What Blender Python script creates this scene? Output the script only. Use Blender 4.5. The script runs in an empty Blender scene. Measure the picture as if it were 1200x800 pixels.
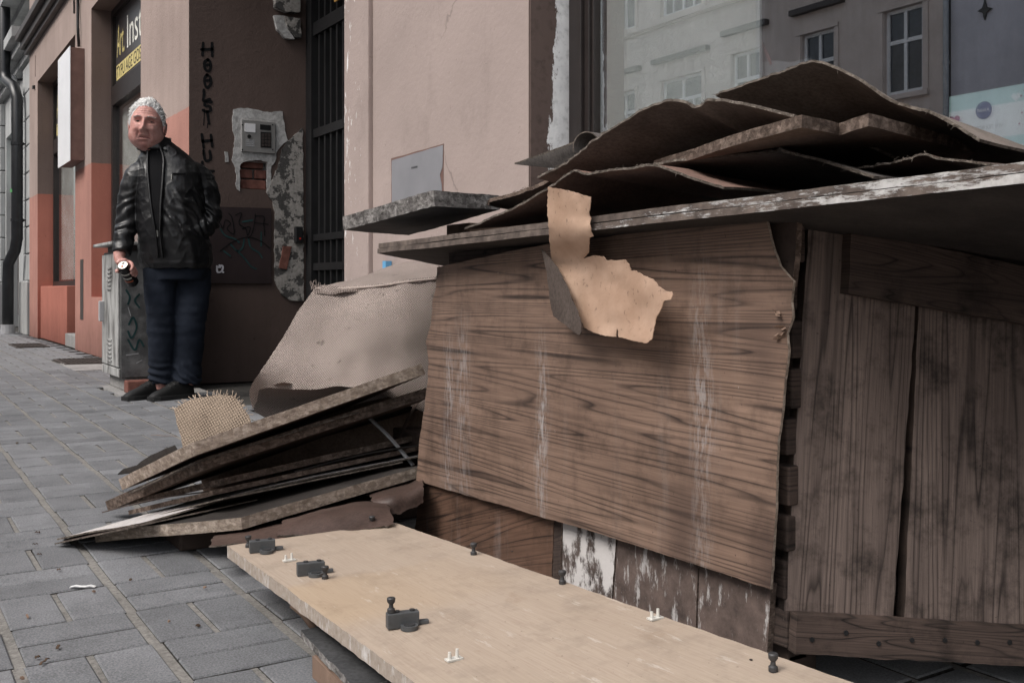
import bpy, bmesh, math, random
import numpy as np
from mathutils import Vector, Matrix, noise as mnoise
from mathutils.geometry import delaunay_2d_cdt
random.seed(7)
rng = np.random.default_rng(7)
scene = bpy.context.scene
col = scene.collection
R = math.radians

# ------------------------------------------------------------------ camera
F, HZ, H = 1190.0, 338.0, 0.63            # focal length / horizon in photo pixels, eye height in metres
TH = math.atan(748 / F)                   # angle between the view axis and the street
S, C = math.sin(TH), math.cos(TH)
cam_d = bpy.data.cameras.new('camera')
cam = bpy.data.objects.new('camera', cam_d)
col.objects.link(cam)
cam.location = (0, 0, H)
cam.rotation_euler = (R(90), 0, -TH)
cam_d.sensor_width = 36
cam_d.lens = F / 1200 * 36
cam_d.shift_y = -(400 - HZ) / 1200
cam_d.clip_start = 0.02
cam_d.clip_end = 2000
scene.camera = cam

# ------------------------------------------------------------------ sky, sun, exposure
world = bpy.data.worlds.new('World')
scene.world = world
world.use_nodes = True
wn, wl = world.node_tree.nodes, world.node_tree.links
bg = wn['Background']
sky = wn.new('ShaderNodeTexSky')
sky.sky_type = 'NISHITA'
sky.sun_disc = False
SUN_EL, SUN_AZ = R(50), R(264)
sky.sun_elevation = SUN_EL
sky.sun_rotation = SUN_AZ
sky.dust_density = 6
sky.air_density = 1.3
hs = wn.new('ShaderNodeHueSaturation')
hs.inputs['Saturation'].default_value = 0.42
wl.new(sky.outputs[0], hs.inputs['Color'])
wl.new(hs.outputs[0], bg.inputs['Color'])
bg.inputs['Strength'].default_value = 0.15
sun_d = bpy.data.lights.new('sun', 'SUN')
sun_d.energy = 1.1
sun_d.angle = R(30)
sun_d.color = (1.0, 0.975, 0.95)
sun = bpy.data.objects.new('sun', sun_d)
col.objects.link(sun)
sv = Vector((math.sin(SUN_AZ) * math.cos(SUN_EL), math.cos(SUN_AZ) * math.cos(SUN_EL), math.sin(SUN_EL)))
sun.rotation_euler = sv.to_track_quat('Z', 'Y').to_euler()
scene.view_settings.view_transform = 'Standard'
scene.view_settings.look = 'None'
scene.view_settings.exposure = 0.37
scene.view_settings.gamma = 1.0

# ------------------------------------------------------------------ pixel -> place helpers (a pixel gives a direction, the plane gives the distance)
def ray(px, py):
    a = (px - 600) / F
    return np.array([S + a * C, C - a * S, (HZ - py) / F])
O = np.array([0, 0, H])
def gz(px, py, z=0.0):
    r = ray(px, py); return O + r * ((z - H) / r[2])
def wx(px, py, x):
    r = ray(px, py); return O + r * (x / r[0])
def wy(px, py, y):
    r = ray(px, py); return O + r * (y / r[1])
def at(px, py, D):
    return O + ray(px, py) * D
def nz(v, s=1.0, seed=0.0):
    return mnoise.noise(Vector((v[0] * s + seed, v[1] * s - seed * .7, v[2] * s + seed * 1.3)))

# ------------------------------------------------------------------ objects
def tag(o, label=None, cat=None, group=None, kind=None):
    if label: o['label'] = label
    if cat: o['category'] = cat
    if group: o['group'] = group
    if kind: o['kind'] = kind
    return o
def empty(name, loc=(0, 0, 0), rz=0, label=None, cat=None, group=None):
    o = bpy.data.objects.new(name, None)
    o.empty_display_size = 0.1
    col.objects.link(o)
    o.location = loc; o.rotation_euler = (0, 0, rz)
    o['_m'] = 0
    del o['_m']
    return tag(o, label, cat, group)
def root_mat(p):
    m = Matrix.Identity(4)
    while p is not None:
        m = Matrix.LocRotScale(p.location, p.rotation_euler, p.scale) @ m
        p = p.parent
    return m
def link(name, me, parent=None, world_coords=True):
    """mesh data given in world coordinates; parented objects keep their place"""
    o = bpy.data.objects.new(name, me)
    col.objects.link(o)
    if parent is not None:
        o.parent = parent
        if world_coords:
            me.transform(root_mat(parent).inverted())
    return o
def mesh(name, verts, faces, mats, parent=None, smooth=False, uv=None, mi=None, wc=True):
    me = bpy.data.meshes.new(name)
    me.from_pydata([tuple(map(float, v)) for v in verts], [], [tuple(f) for f in faces])
    for m in (mats if isinstance(mats, (list, tuple)) else [mats]):
        me.materials.append(m)
    if mi is not None:
        me.polygons.foreach_set('material_index', np.array(mi, dtype=np.int32))
    if smooth:
        me.polygons.foreach_set('use_smooth', np.ones(len(me.polygons), dtype=bool))
    if uv is not None:
        l = me.uv_layers.new(name='UVMap')
        idx = np.empty(len(me.loops), dtype=np.int32)
        me.loops.foreach_get('vertex_index', idx)
        l.data.foreach_set('uv', np.asarray(uv, dtype=np.float32)[idx].ravel())
    me.update()
    return link(name, me, parent, wc)
BOXF = [(0, 3, 2, 1), (4, 5, 6, 7), (0, 1, 5, 4), (1, 2, 6, 5), (2, 3, 7, 6), (3, 0, 4, 7)]
def boxv(x0, x1, y0, y1, z0, z1):
    return [(x0, y0, z0), (x1, y0, z0), (x1, y1, z0), (x0, y1, z0), (x0, y0, z1), (x1, y0, z1), (x1, y1, z1), (x0, y1, z1)]
class MB:
    def __init__(s): s.v, s.f, s.m = [], [], []
    def add(s, v, f, m=0):
        n = len(s.v)
        s.v += [tuple(map(float, p)) for p in v]
        s.f += [tuple(i + n for i in q) for q in f]
        s.m += [m] * len(f)
        return s
    def box(s, x0, x1, y0, y1, z0, z1, m=0): return s.add(boxv(x0, x1, y0, y1, z0, z1), BOXF, m)
    def quad(s, a, b, c, d, m=0): return s.add([a, b, c, d], [(0, 1, 2, 3)], m)
    def tube(s, pts, r, n=8, m=0, caps=True):
        v, f = tube_vf(pts, r, n, caps)
        return s.add(v, f, m)
    def build(s, name, mats, parent=None, smooth=False): return mesh(name, s.v, s.f, mats, parent, smooth, mi=s.m)
def tube_vf(pts, r, n=8, caps=True, ry=None, up=None):
    pts = [Vector(p) for p in pts]
    k = len(pts)
    rs = [r] * k if not hasattr(r, '__len__') else r
    rys = rs if ry is None else ([ry] * k if not hasattr(ry, '__len__') else ry)
    v, f = [], []
    prev = None
    for i, p in enumerate(pts):
        t = (pts[min(i + 1, k - 1)] - pts[max(i - 1, 0)]).normalized()
        if prev is None:
            u0 = Vector(up) if up is not None else (Vector((0, 0, 1)) if abs(t.z) < .9 else Vector((1, 0, 0)))
            a = t.cross(u0).normalized()
        else:
            a = (prev - t * prev.dot(t)).normalized()
        prev = a
        b = t.cross(a).normalized()
        for j in range(n):
            an = 2 * math.pi * j / n
            v.append(p + a * (math.cos(an) * rs[i]) + b * (math.sin(an) * rys[i]))
    for i in range(k - 1):
        for j in range(n):
            j2 = (j + 1) % n
            f.append((i * n + j, i * n + j2, (i + 1) * n + j2, (i + 1) * n + j))
    if caps:
        f.append(tuple(range(n))[::-1]); f.append(tuple((k - 1) * n + j for j in range(n)))
    return v, f
def bevel(o, w=.004, seg=2):
    m = o.modifiers.new('bevel', 'BEVEL'); m.width = w; m.segments = seg; m.limit_method = 'ANGLE'
    return o
def spline(pts, n):
    """Catmull-Rom through pts, n points"""
    P = np.array(pts, float)
    k = len(P)
    t = np.linspace(0, k - 1, n)
    out = []
    for q in t:
        i = min(int(q), k - 2); s = q - i
        p0, p1, p2, p3 = P[max(i - 1, 0)], P[i], P[i + 1], P[min(i + 2, k - 1)]
        out.append(.5 * ((2 * p1) + (-p0 + p2) * s + (2 * p0 - 5 * p1 + 4 * p2 - p3) * s * s + (-p0 + 3 * p1 - 3 * p2 + p3) * s ** 3))
    return np.array(out)
def grid_sheet(name, rows, nu, nv, thick, mats, parent=None, amp=0.0, fs=6.0, seed=0.0, ragged=0.0, smooth=True):
    """curved sheet with thickness through a grid of control points (rows of points); slot 1 = cut edge"""
    G = np.array([spline(r, nu) for r in rows])
    G = np.array([spline(G[:, j], nv) for j in range(nu)]).transpose(1, 0, 2)      # nv x nu x 3
    du = np.gradient(G, axis=1); dv = np.gradient(G, axis=0)
    if ragged:
        for (i, d) in ((0, dv), (nv - 1, dv)):
            for j in range(nu):
                G[i, j] += d[i, j] / (np.linalg.norm(d[i, j]) + 1e-9) * ragged * (nz(G[i, j], 60, seed) + .6 * nz(G[i, j], 160, seed))
        for (j, d) in ((0, du), (nu - 1, du)):
            for i in range(nv):
                G[i, j] += d[i, j] / (np.linalg.norm(d[i, j]) + 1e-9) * ragged * (nz(G[i, j], 60, seed) + .6 * nz(G[i, j], 160, seed))
    N = np.cross(du, dv); N /= np.linalg.norm(N, axis=2, keepdims=True) + 1e-9
    if amp:
        A = np.array([[nz(G[i, j], fs, seed) + .4 * nz(G[i, j], fs * 2.7, seed + 3) for j in range(nu)] for i in range(nv)])
        G = G + N * (A * amp)[..., None]
    Pt, Pb = G, G - N * thick
    L = np.linalg.norm(np.diff(G, axis=1), axis=2); U = np.concatenate([np.zeros((nv, 1)), np.cumsum(L, axis=1)], axis=1)
    L2 = np.linalg.norm(np.diff(G, axis=0), axis=2); V = np.concatenate([np.zeros((1, nu)), np.cumsum(L2, axis=0)], axis=0)
    uvs = np.stack([U, V], axis=2).reshape(-1, 2)
    v = np.concatenate([Pt.reshape(-1, 3), Pb.reshape(-1, 3)])
    n = nv * nu
    f, mi = [], []
    for i in range(nv - 1):
        for j in range(nu - 1):
            a, b, c, d = i * nu + j, i * nu + j + 1, (i + 1) * nu + j + 1, (i + 1) * nu + j
            f += [(a, b, c, d), (n + d, n + c, n + b, n + a)]; mi += [0, 0]
    rim = [i for i in range(nu)] + [i * nu + nu - 1 for i in range(1, nv)] + [(nv - 1) * nu + j for j in range(nu - 2, -1, -1)] + [i * nu for i in range(nv - 2, 0, -1)]
    e = 1 if isinstance(mats, (list, tuple)) and len(mats) > 1 else 0
    for k in range(len(rim)):
        a, b = rim[k], rim[(k + 1) % len(rim)]
        f.append((b, a, n + a, n + b)); mi.append(e)
    o = mesh(name, v, f, mats, parent, smooth, uv=np.concatenate([uvs, uvs]), mi=mi)
    if smooth: sharp(o)
    return o
def sharp(o, ang=40):
    me = o.data
    bm = bmesh.new(); bm.from_mesh(me)
    for e in bm.edges:
        if len(e.link_faces) == 2 and e.calc_face_angle(0) > R(ang): e.smooth = False
    bm.to_mesh(me); bm.free()
def poly_sheet(name, outline, to3d, thick_vec, mats, parent=None, step=20, uvf=None, edge_step=4, rag=0.0, smooth=True, seed=0.0, wob=None):
    """flat outline (2D, any unit) triangulated with inner points, every 2D point turned to a place by to3d; slot 1 = cut edge"""
    pts = []
    k = len(outline)
    for i in range(k):
        a, b = np.array(outline[i], float), np.array(outline[(i + 1) % k], float)
        m = max(1, int(np.linalg.norm(b - a) / edge_step))
        for q in range(m):
            p = a + (b - a) * q / m
            if rag:
                p = p + rag * np.array([nz((p[0], p[1], 0), .31 / edge_step * 1.3, seed) + .5 * rng.uniform(-1, 1) * .6, nz((p[0], p[1], 9), .31 / edge_step * 1.3, seed) + .5 * rng.uniform(-1, 1) * .6])
            pts.append(p)
    nb = len(pts)
    A = np.array(pts)
    lo, hi = A.min(0), A.max(0)
    def inside(q):
        c = False; j = nb - 1
        for i in range(nb):
            if (A[i][1] > q[1]) != (A[j][1] > q[1]) and q[0] < (A[j][0] - A[i][0]) * (q[1] - A[i][1]) / (A[j][1] - A[i][1]) + A[i][0]: c = not c
            j = i
        return c
    inner = []
    x = lo[0] + step * .5
    while x < hi[0]:
        y = lo[1] + step * .5
        while y < hi[1]:
            q = np.array([x, y]) + rng.uniform(-.15, .15, 2) * step
            if inside(q) and np.min(np.linalg.norm(A - q, axis=1)) > step * .35: inner.append(q)
            y += step
        x += step
    allp = [Vector((float(p[0]), float(p[1]))) for p in pts + inner]
    res = delaunay_2d_cdt(allp, [(i, (i + 1) % nb) for i in range(nb)], [], 1, 1e-7)
    vs = [np.array((p.x, p.y)) for p in res[0]]
    tris = [list(t) for t in res[2]]
    top = [np.array(to3d(*p), float) for p in vs]
    tv = thick_vec if callable(thick_vec) else (lambda p: np.array(thick_vec, float))
    bot = [t + tv(p) for t, p in zip(top, vs)]
    n = len(vs)
    # orientation: top faces look away from the thickness vector
    t0 = tris[len(tris) // 2]
    nn = np.cross(top[t0[1]] - top[t0[0]], top[t0[2]] - top[t0[0]])
    flip = np.dot(nn, bot[t0[0]] - top[t0[0]]) > 0
    f, mi = [], []
    cnt = {}
    for t in tris:
        if flip: t = t[::-1]
        f.append(tuple(t)); mi.append(0)
        f.append(tuple(n + i for i in t[::-1])); mi.append(0)
        for i in range(len(t)):
            cnt.setdefault(tuple(sorted((t[i], t[(i + 1) % len(t)]))), []).append((t[i], t[(i + 1) % len(t)]))
    e = 1 if isinstance(mats, (list, tuple)) and len(mats) > 1 else 0
    for es in cnt.values():
        if len(es) == 1:
            a, b = es[0]
            f.append((b, a, n + a, n + b)); mi.append(e)
    uv = None
    if uvf: uv = [uvf(p, t) for p, t in zip(vs, top)] * 2
    o = mesh(name, top + bot, f, mats, parent, smooth, uv=uv, mi=mi)
    if smooth: sharp(o)
    return o
def slab(name, A, L, R_, thick, mats, parent=None, B=None, rag=.002, step=.05, seed=0.0):
    """board through corner A with neighbours L and R_ (3D, top face); chipped edges; slot 1 = cut edge"""
    A, L, R_ = (np.array(p, float) for p in (A, L, R_))
    B = L + R_ - A if B is None else np.array(B, float)
    nrm = np.cross(R_ - A, L - A); nrm /= np.linalg.norm(nrm)
    if nrm[2] < 0: nrm = -nrm
    lu, lv = np.linalg.norm(R_ - A), np.linalg.norm(L - A)
    def to3(u, v):
        s, t = u / lu, v / lv
        return A * (1 - s) * (1 - t) + R_ * s * (1 - t) + B * s * t + L * (1 - s) * t + nrm * .0015 * nz((u * 5, v * 5, seed))
    return poly_sheet(name, [(0, 0), (lu, 0), (lu, lv), (0, lv)], to3, -nrm * thick, mats, parent, step=max(step, min(lu, lv) / 9), edge_step=.012, rag=rag, seed=seed,
                      uvf=lambda p, t: (p[0], p[1]))

# ------------------------------------------------------------------ materials
MATS = {}
class NT:
    def __init__(s, name, rough=.8, spec=.3, metallic=0):
        s.m = bpy.data.materials.new(name); s.m.use_nodes = True
        s.n, s.l = s.m.node_tree.nodes, s.m.node_tree.links
        s.b = s.n['Principled BSDF']
        s.b.inputs['Roughness'].default_value = rough
        s.b.inputs['Specular IOR Level'].default_value = spec
        s.b.inputs['Metallic'].default_value = metallic
        s.tc = s.n.new('ShaderNodeTexCoord')
        MATS[name] = s.m
    def co(s, kind='Object', scale=(1, 1, 1), rot=(0, 0, 0), loc=(0, 0, 0)):
        mp = s.n.new('ShaderNodeMapping')
        mp.inputs['Scale'].default_value = scale; mp.inputs['Rotation'].default_value = rot; mp.inputs['Location'].default_value = loc
        if kind == 'World':
            g = s.n.new('ShaderNodeNewGeometry'); s.l.new(g.outputs['Position'], mp.inputs[0])
        else:
            s.l.new(s.tc.outputs[kind], mp.inputs[0])
        return mp.outputs[0]
    def noise(s, vec, scale, detail=4, rough=.55, dist=0, out=0):
        t = s.n.new('ShaderNodeTexNoise')
        t.inputs['Scale'].default_value = scale; t.inputs['Detail'].default_value = detail; t.inputs['Roughness'].default_value = rough; t.inputs['Distortion'].default_value = dist
        s.l.new(vec, t.inputs['Vector']); return t.outputs[out]
    def vor(s, vec, scale, feat='F1', out='Distance'):
        t = s.n.new('ShaderNodeTexVoronoi'); t.feature = feat; t.inputs['Scale'].default_value = scale
        s.l.new(vec, t.inputs['Vector']); return t.outputs[out]
    def math(s, op, a, b=None, c=None, clamp=False):
        t = s.n.new('ShaderNodeMath'); t.operation = op; t.use_clamp = clamp
        for i, q in enumerate((a, b, c)):
            if q is None: continue
            if isinstance(q, (int, float)): t.inputs[i].default_value = q
            else: s.l.new(q, t.inputs[i])
        return t.outputs[0]
    def ramp(s, fac, stops, interp='LINEAR'):
        t = s.n.new('ShaderNodeValToRGB'); t.color_ramp.interpolation = interp
        el = t.color_ramp.elements
        while len(el) < len(stops): el.new(.5)
        for e, (p, c) in zip(el, stops):
            e.position = p; e.color = (c, c, c, 1) if isinstance(c, (int, float)) else (*c, 1)
        s.l.new(fac, t.inputs[0]); return t.outputs[0]
    def mix(s, fac, a, b, mode='MIX'):
        t = s.n.new('ShaderNodeMix'); t.data_type = 'RGBA'; t.blend_type = mode
        for i, q in ((0, fac), (6, a), (7, b)):
            if isinstance(q, (int, float)): t.inputs[i].default_value = q
            elif isinstance(q, tuple): t.inputs[i].default_value = (*q, 1)
            else: s.l.new(q, t.inputs[i])
        return t.outputs[2]
    def sep(s, vec):
        t = s.n.new('ShaderNodeSeparateXYZ'); s.l.new(vec, t.inputs[0]); return t.outputs
    def comb(s, x, y, z):
        t = s.n.new('ShaderNodeCombineXYZ')
        for i, q in enumerate((x, y, z)):
            if isinstance(q, (int, float)): t.inputs[i].default_value = q
            else: s.l.new(q, t.inputs[i])
        return t.outputs[0]
    def color(s, c): s.l.new(c, s.b.inputs['Base Color']) if not isinstance(c, tuple) else setattr(s.b.inputs['Base Color'], 'default_value', (*c, 1)); return s
    def rough(s, c): s.l.new(c, s.b.inputs['Roughness']); return s
    def bump(s, h, strength=.3, dist=.002):
        t = s.n.new('ShaderNodeBump'); t.inputs['Strength'].default_value = strength; t.inputs['Distance'].default_value = dist
        s.l.new(h, t.inputs['Height'])
        if s.b.inputs['Normal'].is_linked: s.l.new(s.b.inputs['Normal'].links[0].from_socket, t.inputs['Normal'])
        s.l.new(t.outputs[0], s.b.inputs['Normal']); return s
def plain(name, c, rough=.6, spec=.4, metallic=0, var=.15, scale=12, bump=.15):
    t = NT(name, rough, spec, metallic)
    v = t.co('Object')
    n = t.noise(v, scale, 5)
    d = tuple(max(0, x * (1 - var)) for x in c); u = tuple(min(1, x * (1 + var)) for x in c)
    t.color(t.ramp(n, [(.3, d), (.7, u)]))
    if bump: t.bump(t.noise(v, scale * 6, 4), bump, .002)
    return t.m
def plaster(name, upper, lower=None, zline=1.83, dirt=.13):
    t = NT(name, .92, .15)
    v = t.co('World')
    big = t.noise(v, 1.3, 6, .6); fine = t.noise(v, 55, 5, .65); mid = t.noise(v, 9, 5, .6)
    vs = t.co('World', (4, 4, .45)); streak = t.noise(vs, 1.3, 6, .7)
    c = t.mix(t.ramp(big, [(.35, 0), (.7, 1)]), tuple(x * .86 for x in upper), tuple(x * 1.07 for x in upper))
    if lower:
        lo = t.mix(t.ramp(big, [(.35, 0), (.7, 1)]), tuple(x * .85 for x in lower), tuple(x * 1.08 for x in lower))
        z = t.sep(v)[2]
        m = t.ramp(t.math('ADD', z, t.math('MULTIPLY', t.math('SUBTRACT', mid, .5), .02)), [(0, 1), (1, 0)], 'CONSTANT')
        gt = t.math('GREATER_THAN', t.math('ADD', z, t.math('MULTIPLY', t.math('SUBTRACT', mid, .5), .02)), zline)
        c = t.mix(gt, lo, c)
        # soiled band near the ground
        gr = t.ramp(t.math('ADD', z, t.math('MULTIPLY', mid, .25)), [(.12, .55), (.55, 1)])
        c = t.mix(1, c, gr, 'MULTIPLY')
    c = t.mix(1, c, t.ramp(streak, [(.3, 1 - dirt), (.62, 1)]), 'MULTIPLY')
    c = t.mix(1, c, t.ramp(t.noise(v, 23, 5, .7), [(.28, .6), (.36, 1)]), 'MULTIPLY')
    t.color(c)
    t.bump(t.math('ADD', t.math('MULTIPLY', mid, 1.2), fine), .45, .006)
    return t.m
PINK = (.385, .313, .288)
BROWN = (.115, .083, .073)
plaster('plaster_pink', PINK)
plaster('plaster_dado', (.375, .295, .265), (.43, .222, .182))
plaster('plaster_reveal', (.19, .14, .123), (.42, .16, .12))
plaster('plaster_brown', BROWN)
plaster('plaster_grey', (.42, .43, .43), None, dirt=.25)
plaster('plaster_opposite', (.62, .545, .50))
plaster('plaster_opposite_grey', (.56, .56, .61))
plaster('stone_plinth', (.36, .36, .355))
# jamb by the shop window: brown paint over white undercoat with a ragged border
t = NT('plaster_white_flake', .9, .2)
v = t.co('World'); x, y, z = t.sep(v)
edge = t.math('ADD', t.math('ADD', x, t.math('MULTIPLY', t.math('SUBTRACT', t.noise(t.co('World', (9, 9, 2)), 5, 6, .7), .5), .12)), t.math('MULTIPLY', z, -.055))
m = t.math('GREATER_THAN', edge, 1.84 - .055 * 1.1)
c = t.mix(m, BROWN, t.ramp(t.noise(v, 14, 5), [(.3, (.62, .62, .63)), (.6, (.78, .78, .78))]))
t.color(t.mix(1, c, t.ramp(t.noise(v, 40, 4), [(.3, .75), (.5, 1)]), 'MULTIPLY')); t.bump(t.math('ADD', m, t.noise(v, 60, 4)), .4, .003)
# near pier with white chips along its corner
t = NT('plaster_pink_chipped', .92, .15)
v = t.co('World'); x, y, z = t.sep(v)
big = t.noise(v, 1.3, 6, .6)
c = t.mix(t.ramp(big, [(.35, 0), (.7, 1)]), tuple(q * .86 for q in PINK), tuple(q * 1.07 for q in PINK))
near = t.ramp(y, [(.0, 0), (1, 1)])
chip = t.math('GREATER_THAN', t.math('ADD', t.noise(t.co('World', (16, 16, 4.5)), 2.2, 6, .75), t.math('MULTIPLY', t.math('SUBTRACT', y, 4.0), .45)), .645)
c = t.mix(t.math('MULTIPLY', chip, t.math('GREATER_THAN', y, 3.6)), c, (.74, .73, .72))
sm = t.ramp(t.noise(t.co('World', (3, 3, 1.6)), 1.4, 6, .7), [(.5, 1), (.8, .72)])
crk = t.ramp(t.vor(t.mix(.12, v, t.noise(v, 5, 4, .6, 0, 1)), 1.7, 'DISTANCE_TO_EDGE'), [(.0, .55), (.006, 1)])
crk = t.mix(t.ramp(t.noise(v, 1.1, 3), [(.5, 0), (.62, 1)]), (1, 1, 1), crk)
c = t.mix(1, c, crk, 'MULTIPLY')
low = t.ramp(t.math('ADD', z, t.math('MULTIPLY', t.noise(v, 3, 5, .7), .9)), [(.75, .72), (1.3, 1)])
c = t.mix(1, c, low, 'MULTIPLY')
spk = t.math('GREATER_THAN', t.noise(v, 34, 4, .6), .73)
c = t.mix(t.math('MULTIPLY', spk, .6), c, (.62, .58, .55))
c = t.mix(t.math('MULTIPLY', t.ramp(t.noise(t.co('World', (1, 1, 1), loc=(5, 2, 1)), 26, 5, .7), [(.27, 1), (.34, 0)]), .6), c, (.13, .10, .09))
t.color(t.mix(1, c, sm, 'MULTIPLY')); t.bump(t.math('ADD', t.noise(v, 9, 5), t.noise(v, 55, 5)), .35, .005)

def concrete(name, lo, hi, grain=260, rnd=.12, rough=.9):
    t = NT(name, rough, .2)
    v = t.co('Object')
    oi = t.n.new('ShaderNodeObjectInfo')
    wv = t.co('World')
    n1 = t.noise(wv, grain, 3, .7); n2 = t.noise(wv, 6, 5, .6); n3 = t.vor(wv, grain * 1.3)
    c = t.ramp(t.math('ADD', t.math('MULTIPLY', n1, .75), t.math('MULTIPLY', n2, .25)), [(.38, lo), (.62, hi)])
    c = t.mix(t.ramp(n3, [(.06, .4), (.2, 0)]), c, tuple(q * 1.7 for q in hi))
    c = t.mix(1, c, t.ramp(t.noise(wv, 9, 5, .7), [(.3, .84), (.5, 1)]), 'MULTIPLY')
    c = t.mix(1, c, t.ramp(oi.outputs['Random'], [(0, 1 - rnd), (1, 1 + rnd)]), 'MULTIPLY')
    c = t.mix(1, c, t.ramp(t.noise(wv, 2.3, 6, .75), [(.33, .74), (.5, 1)]), 'MULTIPLY')
    c = t.mix(t.math('MULTIPLY', t.ramp(t.noise(wv, 31, 3, .5), [(.70, 0), (.72, 1)]), .35), c, tuple(q * .45 for q in lo))
    t.color(c); t.bump(n1, .5, .002)
    return t.m
concrete('paver', (.107, .109, .115), (.222, .226, .237), 260, .15)
concrete('paver_far', (.138, .14, .146), (.245, .249, .258), rnd=0)
concrete('joint_sand', (.14, .133, .123), (.255, .243, .227), 120, 0)
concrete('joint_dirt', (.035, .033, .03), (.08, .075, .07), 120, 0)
concrete('cement', (.2, .195, .19), (.36, .35, .34), 90, 0)
concrete('asphalt', (.035, .036, .04), (.075, .075, .08), 90, 0)
concrete('kerb_stone', (.2, .2, .2), (.34, .34, .34), 90, .1)

def glass(name, r0=.05, tint=(.95, .97, .97)):
    m = bpy.data.materials.new(name); m.use_nodes = True
    n, l = m.node_tree.nodes, m.node_tree.links
    n.remove(n['Principled BSDF'])
    tr = n.new('ShaderNodeBsdfTransparent'); tr.inputs[0].default_value = (*tint, 1)
    gl = n.new('ShaderNodeBsdfGlossy'); gl.inputs['Roughness'].default_value = 0.0; gl.inputs[0].default_value = (.95, .97, 1, 1)
    fw = n.new('ShaderNodeLayerWeight'); fw.inputs[0].default_value = .5
    pw = n.new('ShaderNodeMath'); pw.operation = 'POWER'; pw.inputs[1].default_value = 5; l.new(fw.outputs['Facing'], pw.inputs[0])
    fr = n.new('ShaderNodeMath'); fr.operation = 'MULTIPLY_ADD'; fr.inputs[1].default_value = 1 - r0; fr.inputs[2].default_value = r0; l.new(pw.outputs[0], fr.inputs[0])
    mx = n.new('ShaderNodeMixShader')
    l.new(fr.outputs[0], mx.inputs[0]); l.new(tr.outputs[0], mx.inputs[1]); l.new(gl.outputs[0], mx.inputs[2])
    l.new(mx.outputs[0], n['Material Output'].inputs[0])
    MATS[name] = m
glass('shop_glass', .37)
glass('window_glass', .07)
plain('frame_brown', (.022, .017, .016), .45, .4, var=.2, bump=.05)
plain('frame_dark', (.05, .04, .037), .5, .4)
plain('white_paint', (.72, .73, .74), .5, .4, var=.08, bump=.05)
plain('dark_room', (.03, .027, .025), .9, .1)
plain('dark_pane', (.03, .035, .045), .12, .6, var=.3, bump=0)
plain('iron_black', (.012, .012, .013), .45, .5, var=.3)
plain('gate_board', (.035, .03, .028), .55, .35)
plain('pipe_black', (.013, .014, .016), .35, .5, var=.3, bump=.05)
plain('grey_metal', (.36, .36, .37), .45, .5, var=.15)
plain('galvanised', (.3, .32, .34), .4, .5, metallic=.6)
plain('hatch_grey', (.22, .22, .235), .6, .4, var=.1, scale=6)
plain('steel_panel', (.42, .41, .40), .38, .5, metallic=.55, var=.06)
plain('key_black', (.012, .012, .013), .4, .5)
plain('sign_white', (.78, .78, .80), .35, .5, var=.06, scale=3)
plain('sign_side', (.16, .095, .08), .7, .3)
plain('sign_dark', (.05, .045, .045), .3, .5)
plain('letter_yellow', (.62, .52, .22), .5, .3, var=.06)
plain('letter_white', (.78, .77, .70), .5, .3, var=.06)
plain('letter_dark', (.02, .02, .022), .5, .3, var=0, bump=0)
plain('plate_yellow', (.42, .24, .07), .5, .3)
plain('graffiti_black', (.006, .006, .007), .75, .2, var=.2)
plain('graffiti_teal', (.018, .048, .05), .8, .2, var=.3)
plain('panel_maroon', (.034, .024, .025), .8, .2, var=.2, scale=4)
plain('sticker', (.5, .5, .55), .6, .3)
plain('rust_grate', (.06, .05, .045), .7, .3)
plain('led_red', (.6, .03, .02), .3, .5)
plain('blue_plastic', (.13, .36, .6), .5, .4)
plain('brick_red', (.17, .075, .06), .9, .15, var=.35, scale=25, bump=.5)
t = NT('plaster_patch', .92, .15); v = t.co('World')
t.color(t.mix(t.ramp(t.noise(v, 30, 6, .7), [(.4, 0), (.6, 1)]), (.34, .335, .33), (.55, .545, .54))); t.bump(t.noise(v, 60, 5, .7), .8, .006)
t = NT('cement_flaking', .95, .1); v = t.co('World')
c = t.mix(t.ramp(t.noise(v, 9, 7, .7), [(.47, 0), (.5, 1)], 'LINEAR'), (.085, .082, .08), (.36, .34, .32))
t.color(t.mix(1, c, t.ramp(t.noise(v, 50, 4), [(.3, .7), (.6, 1.05)]), 'MULTIPLY')); t.bump(t.noise(v, 9, 7, .7), .9, .012)
t = NT('embossed_paper', .75, .25); v = t.co('World', (1, 1, .8))
n1 = t.noise(v, 38, 2, .4, 2.2)
rdg = t.ramp(t.math('ABSOLUTE', t.math('SUBTRACT', n1, .5)), [(0, 1), (.06, 0)])
t.color((.88, .87, .84)); t.bump(rdg, .7, .005)
M = MATS
# ================================================================== SETTING
FX = 1.76                                  # facade plane
def plane_sheet(name, x0, x1, y0, y1, z, mat):
    return mesh(name, [(x0, y0, z), (x1, y0, z), (x1, y1, z), (x0, y1, z)], [(0, 1, 2, 3)], mat)
tag(plane_sheet('ground', -400, 400, -400, 400, -.16, M['asphalt']), kind='structure')
tag(MB().box(-10.2, -3.35, -60, 120, -.158, -.12).build('road', M['asphalt']), kind='structure')
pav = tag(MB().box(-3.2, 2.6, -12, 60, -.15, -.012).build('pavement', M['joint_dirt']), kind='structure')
kb = tag(MB().box(-3.35, -3.2, -12, 60, -.15, .0).build('kerb', M['kerb_stone']), kind='structure')
tag(MB().box(-13.6, -10.2, -60, 120, -.157, .0).build('far_pavement', M['paver_far']), kind='structure')

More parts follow.
